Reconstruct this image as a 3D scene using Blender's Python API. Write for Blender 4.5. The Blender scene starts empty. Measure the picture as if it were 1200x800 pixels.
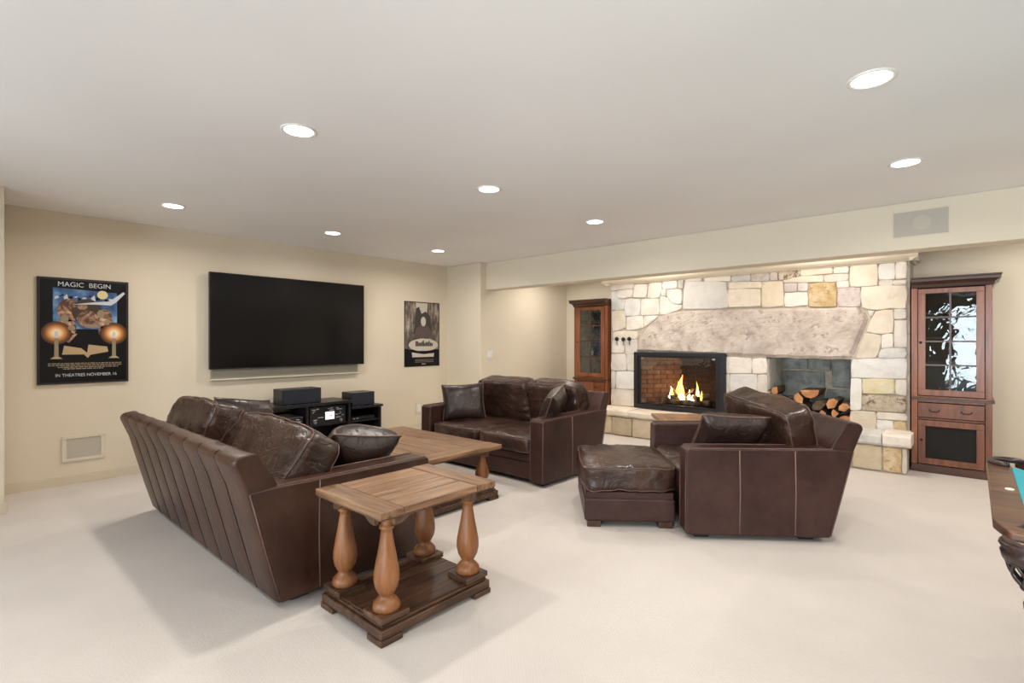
import bpy, bmesh, math, random
from mathutils import Vector, Matrix, noise

C = bpy.context.scene.collection
SC = bpy.context.scene
# ---------------------------------------------------------------- camera
cam_d = bpy.data.cameras.new('camera'); cam = bpy.data.objects.new('camera', cam_d); C.objects.link(cam)
cam.location = (0, 0, 1.37)
cam.rotation_euler = (math.radians(90), 0, math.atan(539 / 600))
cam_d.sensor_width = 36; cam_d.lens = 18.0; cam_d.clip_start = .05
SC.camera = cam
# ---------------------------------------------------------------- light and exposure
W = bpy.data.worlds.new('sky'); SC.world = W; W.use_nodes = True
W.node_tree.nodes['Background'].inputs[0].default_value = (.72, .85, 1, 1)
W.node_tree.nodes['Background'].inputs[1].default_value = 1.6
SC.view_settings.view_transform = 'Standard'; SC.view_settings.look = 'None'
SC.view_settings.gamma = 1; SC.view_settings.exposure = 0.0
try: SC.view_settings.use_curve_mapping = False
except Exception: pass
DOWNLIGHT_W = 13.5
DAY_W = 335.0
def area(name, loc, direction, sx, sy, power, col, spread=180, shape='RECTANGLE'):
    l = bpy.data.lights.new(name, 'AREA'); l.shape = shape; l.size = sx
    if shape == 'RECTANGLE': l.size_y = sy
    l.energy = power; l.color = col; l.spread = math.radians(spread)
    o = bpy.data.objects.new(name, l); C.objects.link(o); o.location = loc
    o.rotation_euler = Vector(direction).to_track_quat('-Z', 'Y').to_euler()
    return o
# daylight through the two glazed openings of the rear wall
area('window_daylight', (.72, -3.25, 1.25), (0, 1, .10), 2.3, 1.9, DAY_W, (.86, .93, 1.0))
area('window_daylight', (-3.1, -3.25, 1.3), (0, 1, .10), 1.5, 1.5, DAY_W * .5, (.86, .93, 1.0))

# ---------------------------------------------------------------- helpers
def link(name, me, m=None, parent=None, loc=None):
    o = bpy.data.objects.new(name, me); C.objects.link(o)
    if m is not None:
        for mm in (m if isinstance(m, (list, tuple)) else [m]): me.materials.append(mm)
    if parent is not None: o.parent = parent
    if loc is not None: o.location = loc
    return o
class MB:
    def __init__(s): s.v = []; s.f = []; s.sm = []; s.mi = []; s.cur = 0
    def add(s, vs, fs, smooth=False):
        b = len(s.v); s.v += [tuple(p) for p in vs]
        for f in fs: s.f.append([b + i for i in f]); s.sm.append(smooth); s.mi.append(s.cur)
        return s
    def box(s, x0, x1, y0, y1, z0, z1):
        v = [(x, y, z) for z in (z0, z1) for y in (y0, y1) for x in (x0, x1)]
        return s.add(v, [(0, 2, 3, 1), (4, 5, 7, 6), (0, 1, 5, 4), (2, 6, 7, 3), (0, 4, 6, 2), (1, 3, 7, 5)])
    def prism(s, poly, axis, a, b):
        """poly in the two other axes (x:(y,z) y:(x,z) z:(x,y))"""
        def P(u, v, w): return {'x': (w, u, v), 'y': (u, w, v), 'z': (u, v, w)}[axis]
        n = len(poly); vs = [P(u, v, a) for u, v in poly] + [P(u, v, b) for u, v in poly]
        fs = [tuple(range(n)), tuple(range(2 * n - 1, n - 1, -1))] + [(i, (i + 1) % n, n + (i + 1) % n, n + i) for i in range(n)]
        return s.add(vs, fs)
    def lathe(s, prof, cx=0, cy=0, n=20):
        vs = []; fs = []
        for r, z in prof:
            for k in range(n):
                t = 2 * math.pi * k / n; vs.append((cx + r * math.cos(t), cy + r * math.sin(t), z))
        m = len(prof)
        for i in range(m - 1):
            for k in range(n):
                fs.append((i * n + k, i * n + (k + 1) % n, (i + 1) * n + (k + 1) % n, (i + 1) * n + k))
        s.add(vs, fs, True)
        b = len(s.v) - m * n
        s.f.append([b + k for k in range(n)][::-1]); s.sm.append(False); s.mi.append(s.cur)
        s.f.append([b + (m - 1) * n + k for k in range(n)]); s.sm.append(False); s.mi.append(s.cur)
        return s
    def tube(s, pts, r, n=6, closed=False):
        pts = [Vector(p) for p in pts]; N = len(pts); vs = []; fs = []
        for i, p in enumerate(pts):
            if closed: d = pts[(i + 1) % N] - pts[i - 1]
            else: d = pts[min(i + 1, N - 1)] - pts[max(i - 1, 0)]
            if d.length < 1e-9: d = Vector((0, 0, 1))
            d.normalize()
            u = d.cross(Vector((.13, .27, .95)))
            if u.length < .05: u = d.cross(Vector((1, 0, 0)))
            u.normalize(); w = d.cross(u)
            rr = r[i] if isinstance(r, (list, tuple)) else r
            for k in range(n):
                t = 2 * math.pi * k / n; vs.append(p + (u * math.cos(t) + w * math.sin(t)) * rr)
        for i in range(N if closed else N - 1):
            j = (i + 1) % N
            for k in range(n): fs.append((i * n + k, i * n + (k + 1) % n, j * n + (k + 1) % n, j * n + k))
        if not closed: fs += [tuple(range(n))[::-1], tuple((N - 1) * n + k for k in range(n))]
        return s.add(vs, fs, True)
    def build(s, name, m, parent=None, bevel=0, seg=2, loc=None, fixn=True):
        me = bpy.data.meshes.new(name); me.from_pydata(s.v, [], s.f)
        ms = m if isinstance(m, (list, tuple)) else [m]
        for mm in ms: me.materials.append(mm)
        for p, q, k in zip(me.polygons, s.sm, s.mi): p.use_smooth = q; p.material_index = k
        if fixn:
            bm = bmesh.new(); bm.from_mesh(me); bmesh.ops.recalc_face_normals(bm, faces=bm.faces); bm.to_mesh(me); bm.free()
        o = bpy.data.objects.new(name, me); C.objects.link(o)
        if parent is not None: o.parent = parent
        if loc is not None: o.location = loc
        if bevel:
            b = o.modifiers.new('bevel', 'BEVEL'); b.width = bevel; b.segments = seg; b.limit_method = 'ANGLE'; b.angle_limit = math.radians(35)
            b.harden_normals = True
            for p in me.polygons: p.use_smooth = True
        return o
def tag(o, label=None, cat=None, group=None, kind=None):
    for k, v in (('label', label), ('category', cat), ('group', group), ('kind', kind)):
        if v: o[k] = v
    return o
def thing(name, label, cat, loc=(0, 0, 0), rz=0, group=None):
    o = bpy.data.objects.new(name, None); C.objects.link(o); o.location = loc; o.rotation_euler = (0, 0, rz)
    o.empty_display_size = .1
    return tag(o, label, cat, group)
def struct(o): return tag(o, kind='structure')
def copy_tree(o, parent=None):
    c = o.copy(); C.objects.link(c); c.parent = parent
    for ch in [k for k in bpy.data.objects if k.parent == o]: copy_tree(ch, c)
    return c
def aim(o, center, normal, up):
    n = Vector(normal).normalized(); u = Vector(up); u = (u - n * u.dot(n)).normalized(); r = u.cross(n)
    M = Matrix((r, n, u)).transposed().to_4x4(); M.translation = Vector(center)    # local x right, y normal, z up
    o.matrix_world = M
    return o
R = math.radians

# ---------------------------------------------------------------- materials
def nodes(name):
    m = bpy.data.materials.new(name); m.use_nodes = True; nt = m.node_tree
    return m, nt, nt.nodes, nt.links, nt.nodes['Principled BSDF']
def flat(name, col, rough=.6, metal=0, spec=None, coat=0):
    m, nt, N, L, b = nodes(name)
    b.inputs['Base Color'].default_value = (*col, 1); b.inputs['Roughness'].default_value = rough; b.inputs['Metallic'].default_value = metal
    if spec is not None: b.inputs['Specular IOR Level'].default_value = spec
    if coat: b.inputs['Coat Weight'].default_value = coat
    return m
def emit(name, col, s):
    m, nt, N, L, b = nodes(name)
    b.inputs['Base Color'].default_value = (*col, 1)
    b.inputs['Emission Color'].default_value = (*col, 1); b.inputs['Emission Strength'].default_value = s
    return m
def tex(N, L, kind, scale, vec=None, **kw):
    t = N.new(kind); t.inputs['Scale'].default_value = scale
    for k, v in kw.items(): t.inputs[k].default_value = v
    if vec is not None: L.new(vec, t.inputs['Vector'])
    return t
def coords(N, L, scale=(1, 1, 1), obj_rand=False, rot=(0, 0, 0)):
    tc = N.new('ShaderNodeTexCoord'); mp = N.new('ShaderNodeMapping'); mp.inputs['Scale'].default_value = scale
    mp.inputs['Rotation'].default_value = rot
    L.new(tc.outputs['Object'], mp.inputs['Vector'])
    if obj_rand:
        oi = N.new('ShaderNodeObjectInfo'); mu = N.new('ShaderNodeMath'); mu.operation = 'MULTIPLY'; mu.inputs[1].default_value = 37.0
        L.new(oi.outputs['Random'], mu.inputs[0]); L.new(mu.outputs[0], mp.inputs['Location'])
    return mp.outputs[0]
def ramp(N, L, src, stops):
    r = N.new('ShaderNodeValToRGB'); e = r.color_ramp.elements
    while len(e) < len(stops): e.new(.5)
    for q, (p, c) in zip(e, stops): q.position = p; q.color = (*c, 1) if len(c) == 3 else c
    L.new(src, r.inputs[0]); return r
def bump(N, L, b, src, strength, dist=.01, prev=None):
    k = N.new('ShaderNodeBump'); k.inputs['Strength'].default_value = strength; k.inputs['Distance'].default_value = dist
    L.new(src, k.inputs['Height'])
    if prev is not None: L.new(prev.outputs[0], k.inputs['Normal'])
    L.new(k.outputs[0], b.inputs['Normal']); return k
def mixc(N, L, fac, a, bb, mode='MIX'):
    x = N.new('ShaderNodeMix'); x.data_type = 'RGBA'; x.blend_type = mode
    for sock, val in ((x.inputs[0], fac), (x.inputs[6], a), (x.inputs[7], bb)):
        if hasattr(val, 'links'): L.new(val, sock)
        elif isinstance(val, (int, float)): sock.default_value = val
        else: sock.default_value = (*val, 1)
    return x.outputs[2]

def wall_paint(name, col):
    m, nt, N, L, b = nodes(name); v = coords(N, L)
    n = tex(N, L, 'ShaderNodeTexNoise', .8, v, Detail=2)
    c = ramp(N, L, n.outputs[0], [(.3, tuple(x * .97 for x in col)), (.7, tuple(min(1, x * 1.03) for x in col))])
    L.new(c.outputs[0], b.inputs['Base Color']); b.inputs['Roughness'].default_value = .75
    n2 = tex(N, L, 'ShaderNodeTexNoise', 160, v, Detail=2); bump(N, L, b, n2.outputs[0], .08, .002)
    return m
M_WALL = wall_paint('wall_paint', (.74, .655, .52))
M_CEIL = wall_paint('ceiling_paint', (.88, .865, .855))
M_TRIM = flat('trim_paint', (.68, .60, .46), .45)
M_TRIM2 = flat('mantel_trim_paint', (.78, .70, .56), .45)

def carpet():
    m, nt, N, L, b = nodes('carpet_pile'); v = coords(N, L)
    n = tex(N, L, 'ShaderNodeTexNoise', .9, v, Detail=3, Roughness=.6)
    c = ramp(N, L, n.outputs[0], [(.35, (.61, .555, .515)), (.65, (.67, .615, .57))])
    n3 = tex(N, L, 'ShaderNodeTexNoise', 260, v, Detail=2)
    c3 = ramp(N, L, n3.outputs[0], [(.35, (.86, .86, .86)), (.65, (1, 1, 1))])
    L.new(mixc(N, L, .6, c.outputs[0], c3.outputs[0], 'MULTIPLY'), b.inputs['Base Color'])
    b.inputs['Roughness'].default_value = .95; b.inputs['Specular IOR Level'].default_value = .1
    vv = coords(N, L, (1, 1, 1), rot=(0, 0, R(45)))
    w = tex(N, L, 'ShaderNodeTexVoronoi', 70, vv, Randomness=.35)
    k = bump(N, L, b, w.outputs['Distance'], .2, .005); bump(N, L, b, n3.outputs[0], .3, .004, k)
    return m
M_CARPET = carpet()

def leather(name, dark, mid, light, rough=.34, wr=.45, spec=.55):
    m, nt, N, L, b = nodes(name); v = coords(N, L, obj_rand=True)
    n = tex(N, L, 'ShaderNodeTexNoise', 3.2, v, Detail=5, Roughness=.6)
    c = ramp(N, L, n.outputs[0], [(.3, dark), (.52, mid), (.75, light)])
    n2 = tex(N, L, 'ShaderNodeTexNoise', 22, v, Detail=4, Roughness=.7)
    c2 = ramp(N, L, n2.outputs[0], [(.35, (.78, .78, .78)), (.7, (1.12, 1.1, 1.08))])
    L.new(mixc(N, L, .7, c.outputs[0], c2.outputs[0], 'MULTIPLY'), b.inputs['Base Color'])
    rr = N.new('ShaderNodeMapRange'); rr.inputs['To Min'].default_value = rough - .06; rr.inputs['To Max'].default_value = rough + .14
    L.new(n2.outputs[0], rr.inputs['Value']); L.new(rr.outputs[0], b.inputs['Roughness'])
    b.inputs['Specular IOR Level'].default_value = spec
    vo = tex(N, L, 'ShaderNodeTexVoronoi', 330, v); k = bump(N, L, b, vo.outputs['Distance'], .10, .001)
    w = tex(N, L, 'ShaderNodeTexNoise', 7, v, Detail=4, Roughness=.55, Distortion=1.6)
    ab = N.new('ShaderNodeMath'); ab.operation = 'PINGPONG'; ab.inputs[1].default_value = .085; L.new(w.outputs[0], ab.inputs[0])
    mu = N.new('ShaderNodeMath'); mu.operation = 'MULTIPLY'; mu.inputs[1].default_value = 5; L.new(ab.outputs[0], mu.inputs[0])
    k2 = bump(N, L, b, w.outputs[0], wr, .02, k); bump(N, L, b, mu.outputs[0], wr * .55, .008, k2)
    return m
M_LEA = leather('brown_leather', (.030, .0105, .0050), (.052, .019, .0095), (.082, .034, .019), .36, .10, .5)
M_LEA_SEAT = leather('worn_leather', (.024, .0100, .0062), (.044, .0195, .0125), (.090, .042, .027), .27, .75)
M_LEA_CH = leather('plum_leather', (.030, .0120, .0098), (.050, .0205, .0165), (.070, .031, .024), .38, .10, .36)
M_LEA_PIL = leather('pillow_leather', (.018, .0090, .0075), (.030, .0150, .0125), (.055, .028, .022), .28, .55)
M_PIPE = flat('leather_piping', (.13, .068, .050), .35)
M_SEAM = flat('worn_seam', (.20, .125, .10), .5)

def wood(name, dark, mid, light, axis='x', rough=.42, scale=1.0, coat=.15, rand=True):
    m, nt, N, L, b = nodes(name)
    sc = {'x': (1.2, 14, 14), 'y': (14, 1.2, 14), 'z': (14, 14, 1.2)}[axis]
    v = coords(N, L, tuple(s * scale for s in sc), obj_rand=rand)
    n = tex(N, L, 'ShaderNodeTexNoise', 1.6, v, Detail=6, Roughness=.65, Distortion=.6)
    c = ramp(N, L, n.outputs[0], [(.28, dark), (.5, mid), (.74, light)])
    oi = N.new('ShaderNodeObjectInfo'); rr = N.new('ShaderNodeMapRange'); rr.inputs['To Min'].default_value = .8; rr.inputs['To Max'].default_value = 1.18
    L.new(oi.outputs['Random'], rr.inputs['Value'])
    col = N.new('ShaderNodeVectorMath'); col.operation = 'SCALE'; L.new(c.outputs[0], col.inputs[0]); L.new(rr.outputs[0], col.inputs['Scale'])
    L.new(col.outputs[0], b.inputs['Base Color'])
    b.inputs['Roughness'].default_value = rough; b.inputs['Coat Weight'].default_value = coat; b.inputs['Coat Roughness'].default_value = .25
    bump(N, L, b, n.outputs[0], .25, .004)
    return m
M_TOPX = wood('weathered_plank_wood', (.07, .030, .014), (.235, .122, .060), (.42, .25, .14), 'x', .38, 1.3, .05)
M_TOPY = wood('weathered_plank_wood_cross', (.07, .030, .014), (.235, .122, .060), (.42, .25, .14), 'y', .38, 1.3, .05)
M_EDGE = wood('dark_table_edge_wood', (.035, .017, .009), (.10, .050, .025), (.21, .115, .06), 'y', .48, 1, 0)
M_TURN = wood('turned_leg_wood', (.10, .036, .011), (.235, .088, .028), (.37, .16, .060), 'z', .40, .5, 0)
M_BASE = wood('dark_base_wood', (.018, .008, .0045), (.065, .028, .013), (.19, .095, .048), 'x', .46, 1.3, 0)
M_CAB = wood('cherry_cabinet_wood', (.11, .030, .010), (.21, .064, .021), (.33, .115, .042), 'z', .34, .8, .25)
M_CABD = wood('dark_cabinet_wood', (.030, .012, .007), (.062, .024, .013), (.11, .042, .022), 'x', .34, .8, .25)
M_RAIL = wood('pool_rail_wood', (.022, .008, .004), (.075, .028, .012), (.17, .072, .030), 'x', .32, 1, .15)

M_BLACK = flat('black_lacquer', (.012, .012, .014), .35)
M_BLACKM = flat('black_metal', (.022, .022, .026), .42, .3)
M_GRILLE = flat('speaker_cloth', (.014, .017, .028), .8)
M_SCREEN = flat('tv_screen', (.003, .003, .004), .16, 0, .35)
M_BEZEL = flat('tv_bezel', (.006, .006, .007), .3)
M_WHITE = flat('white_plastic', (.82, .80, .76), .4)
M_CREAM = flat('cream_grille_frame', (.70, .63, .51), .5)
M_SILVER = flat('brushed_metal', (.55, .55, .57), .3, .9)
M_IRON = flat('dark_iron', (.018, .017, .018), .5, .6)
M_BRASS = flat('antique_handle', (.03, .024, .02), .35, .8)
M_DARK = flat('cabinet_interior', (.02, .012, .009), .8)
M_LENS = emit('lamp_lens', (1, .95, .88), 9.0)

def perforated(name, col):
    m, nt, N, L, b = nodes(name); v = coords(N, L)
    w = tex(N, L, 'ShaderNodeTexVoronoi', 260, v, Randomness=0.0)
    c = ramp(N, L, w.outputs['Distance'], [(.2, tuple(x * .8 for x in col)), (.35, col)])
    L.new(c.outputs[0], b.inputs['Base Color']); b.inputs['Roughness'].default_value = .7
    return m
M_PERF = perforated('perforated_grille', (.50, .455, .385))
M_PERFL = perforated('perforated_grille_light', (.56, .51, .43))

def glass(name, tint=(.9, .95, .95), wav=0.0, refl=.5, dark=0.0):
    m, nt, N, L, b = nodes(name); N.remove(b)
    out = N['Material Output']; tr = N.new('ShaderNodeBsdfTransparent'); tr.inputs[0].default_value = (*tint, 1)
    gl = N.new('ShaderNodeBsdfGlossy'); gl.inputs['Roughness'].default_value = .02
    fr = N.new('ShaderNodeFresnel'); fr.inputs[0].default_value = 1.6
    mx = N.new('ShaderNodeMixShader'); mu = N.new('ShaderNodeMath'); mu.operation = 'MULTIPLY_ADD'; mu.inputs[1].default_value = 1.0; mu.inputs[2].default_value = refl
    L.new(fr.outputs[0], mu.inputs[0]); L.new(mu.outputs[0], mx.inputs[0]); L.new(tr.outputs[0], mx.inputs[1]); L.new(gl.outputs[0], mx.inputs[2])
    if wav:
        v = coords(N, L); n = tex(N, L, 'ShaderNodeTexNoise', 7, v, Detail=2, Distortion=.8)
        k = N.new('ShaderNodeBump'); k.inputs['Strength'].default_value = wav; k.inputs['Distance'].default_value = .03
        L.new(n.outputs[0], k.inputs['Height']); L.new(k.outputs[0], gl.inputs['Normal'])
    L.new(mx.outputs[0], out.inputs['Surface']); return m
M_GLASS = glass('clear_glass', (.93, .95, .95), 0, .02)
M_WAVY = glass('wavy_old_glass', (.55, .58, .58), .09, .0)
M_WAVY_L = glass('plain_cabinet_glass', (.8, .84, .84), .15, .04)
M_FIREGLASS = glass('fireplace_glass', (.92, .92, .9), .05, .02)

def stone(name, a, b_, c_, rough=.85, patch=None, sc=5.0, strength=.5):
    m, nt, N, L, b = nodes(name); v = coords(N, L)
    n = tex(N, L, 'ShaderNodeTexNoise', sc, v, Detail=6, Roughness=.65, Distortion=.5)
    c = ramp(N, L, n.outputs[0], [(.3, a), (.5, b_), (.7, c_)])
    oi = N.new('ShaderNodeObjectInfo')
    rr = N.new('ShaderNodeMapRange'); rr.inputs['To Min'].default_value = .88; rr.inputs['To Max'].default_value = 1.1
    L.new(oi.outputs['Random'], rr.inputs['Value'])
    sv = N.new('ShaderNodeVectorMath'); sv.operation = 'SCALE'; L.new(c.outputs[0], sv.inputs[0]); L.new(rr.outputs[0], sv.inputs['Scale'])
    col = sv.outputs[0]
    if patch:
        n2 = tex(N, L, 'ShaderNodeTexNoise', patch[1], v, Detail=5, Roughness=.7)
        r2 = ramp(N, L, n2.outputs[0], [(patch[2], (0, 0, 0)), (patch[2] + .08, (1, 1, 1))])
        col = mixc(N, L, r2.outputs[0], col, patch[0])
    L.new(col, b.inputs['Base Color']); b.inputs['Roughness'].default_value = rough
    n3 = tex(N, L, 'ShaderNodeTexNoise', 14, v, Detail=8, Roughness=.7)
    bump(N, L, b, n3.outputs[0], strength, .018)
    return m
ST = {
 'p': stone('pale_stone', (.66, .58, .50), (.78, .71, .63), (.84, .78, .71)),
 'w': stone('white_stone', (.70, .66, .61), (.80, .77, .73), (.86, .83, .79)),
 'c': stone('cream_stone', (.68, .57, .45), (.78, .68, .55), (.83, .75, .63)),
 'g': stone('grey_stone', (.52, .51, .48), (.66, .64, .60), (.74, .71, .66)),
 'v': stone('mauve_stone', (.46, .38, .36), (.62, .53, .49), (.72, .64, .59), sc=14),
 'y': stone('yellow_stone', (.60, .51, .30), (.70, .60, .38), (.72, .66, .50)),
 'k': stone('speckled_stone', (.42, .33, .22), (.60, .50, .38), (.72, .63, .52), sc=12, patch=((.20, .15, .11), 18, .52), strength=.8),
 'o1': stone('grey_stone_ochre_corner', (.60, .58, .54), (.68, .65, .60), (.74, .70, .64)),
 'o2': stone('cream_stone_rust_spots', (.66, .54, .38), (.74, .62, .46), (.78, .68, .52), patch=((.50, .27, .09), 6, .60)),
 'o3': stone('ochre_stone', (.45, .29, .12), (.62, .46, .26), (.72, .60, .42), sc=9, patch=((.36, .24, .10), 13, .57)),
 'l': stone('lintel_stone', (.42, .34, .29), (.60, .51, .44), (.72, .64, .56), sc=4.5, patch=((.40, .31, .28), 11, .56), strength=.95),
 'd': stone('dark_niche_stone', (.17, .18, .17), (.31, .33, .31), (.50, .50, .46), sc=7),  # niche back stones, a darker grey than the face stones
 'h': stone('tan_hearth_stone', (.52, .42, .28), (.64, .53, .37), (.72, .61, .45)),
}
M_MORTAR = stone('mortar', (.40, .34, .27), (.52, .45, .37), (.60, .53, .44), sc=20)
M_MORTARD = stone('dark_mortar', (.07, .065, .06), (.10, .09, .08), (.14, .12, .10), sc=20)
M_BRICK = stone('fire_brick', (.22, .13, .095), (.33, .21, .155), (.44, .30, .23), sc=9, strength=.3)
M_BRICKS = stone('sooty_fire_brick', (.018, .014, .012), (.035, .026, .021), (.06, .043, .035), sc=9, strength=.3)
M_BARK = stone('log_bark', (.055, .035, .025), (.11, .075, .052), (.20, .14, .10), sc=12)
def endgrain(name, a, b_):
    m, nt, N, L, b = nodes(name); v = coords(N, L, obj_rand=True)
    w = tex(N, L, 'ShaderNodeTexNoise', 9, v, Detail=4); c = ramp(N, L, w.outputs[0], [(.35, a), (.65, b_)])
    L.new(c.outputs[0], b.inputs['Base Color']); b.inputs['Roughness'].default_value = .7
    return m
M_CUT = endgrain('cut_firewood', (.42, .17, .06), (.66, .34, .15))
M_CUTP = endgrain('pale_cut_firewood', (.52, .36, .18), (.68, .50, .28))
# ---------------------------------------------------------------- the room
XL, XR, YR, YB, H = -6.45, 4.6, -3.0, 7.85, 2.60
def sbox(name, m, *b, bevel=0):
    return struct(MB().box(*b).build(name, m, bevel=bevel))
sbox('floor', M_CARPET, XL - .2, XR + .2, YR - .2, YB + .2, -.12, 0)
sbox('ceiling', M_CEIL, XL - .2, XR + .2, YR - .2, YB + .2, H, H + .15)
sbox('wall_left', M_WALL, XL - .15, XL, .30, 5.62, 0, H)
sbox('wall_left_return', M_WALL, XL - .15, -5.72, YR, .33, 0, H)
sbox('wall_far_left', M_WALL, XL - .15, -5.67, 5.58, YB + .15, 0, H, bevel=.012)
sbox('wall_back', M_WALL, -5.67, -.5, YB, YB + .15, 0, H)
sbox('wall_back_right', M_WALL, -.5, XR + .15, 7.46, YB + .15, 0, H)
sbox('wall_right', M_WALL, XR, XR + .15, YR, 7.46, 0, H)
# rear wall with two glazed openings behind the camera
rw = MB()
rw.box(-5.72, -3.9, YR - .15, YR, 0, H); rw.box(-2.3, -.45, YR - .15, YR, 0, H); rw.box(1.9, XR + .15, YR - .15, YR, 0, H)
rw.box(-3.9, -2.3, YR - .15, YR, 0, .5); rw.box(-3.9, -2.3, YR - .15, YR, 2.1, H); rw.box(-.45, 1.9, YR - .15, YR, 2.2, H); rw.box(-.45, 1.9, YR - .15, YR, 0, .08)
struct(rw.build('wall_rear', M_WALL))
for nm, x0, x1, z0, z1, cols in (('window_1', -.45, 1.9, .08, 2.2, 3), ('window_2', -3.9, -2.3, .5, 2.1, 2)):
    w_ = struct(MB().box(x0, x1, YR - .08, YR - .072, z0, z1).build(nm, M_GLASS))
    fr = MB()
    for k in range(cols + 1):
        x = x0 + (x1 - x0) * k / cols; x = min(max(x, x0 + .03), x1 - .03); fr.box(x - .03, x + .03, YR - .11, YR - .04, z0, z1)
    for z in (z0 + .03, z1 - .03): fr.box(x0, x1, YR - .108, YR - .042, z - .03, z + .03)
    fr.build('window_frame', M_WHITE, w_)
struct(MB().box(-5.67, XR, 5.70, 5.94, 2.18, H).build('ceiling_beam', M_WALL, bevel=.008))
# baseboards
def base(name, x0, x1, y0, y1):
    m = MB().box(x0, x1, y0, y1, 0, .075); ix = .004 if x1 - x0 < .05 else 0; iy = .004 if y1 - y0 < .05 else 0
    m.box(x0 + ix * (name != 'baseboard_left'), x1 - ix, y0 + iy, y1 - iy * 0, .075, .088)
    struct(m.build(name, M_TRIM))
base('baseboard_left', XL, XL + .016, .33, 5.58)
base('baseboard_far', XL, -5.67, 5.564, 5.58)
base('baseboard_alcove', -5.67, -5.654, 5.57, YB)
base('baseboard_back', -5.67, -4.2, YB - .016, YB)
base('baseboard_back_right', .2, XR, 7.444, 7.46)
base('baseboard_return', -5.72, -5.704, YR, .345)
base('baseboard_right', XR - .016, XR, YR, 7.46)
# mantel moulding over the stonework, with its two returns
def crown_profile(o): return [(0, 2.235), (o * .35, 2.238), (o * .5, 2.255), (o * .8, 2.262), (o, 2.285), (o, 2.315), (0, 2.33)]
cm = MB()
cm.prism([(7.0 - a * .11 if False else 7.0 - a, z) for a, z in crown_profile(.11)], 'x', -4.31, -.42)
struct(cm.build('trim_1', M_TRIM2))
struct(MB().prism([(-.50 + a, z) for a, z in crown_profile(.08)], 'y', 6.90, 7.44).build('trim_2', M_TRIM2))
struct(MB().prism([(-4.20 - a, z) for a, z in crown_profile(.11)], 'y', 6.90, 7.84).build('trim_3', M_TRIM2))

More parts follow.
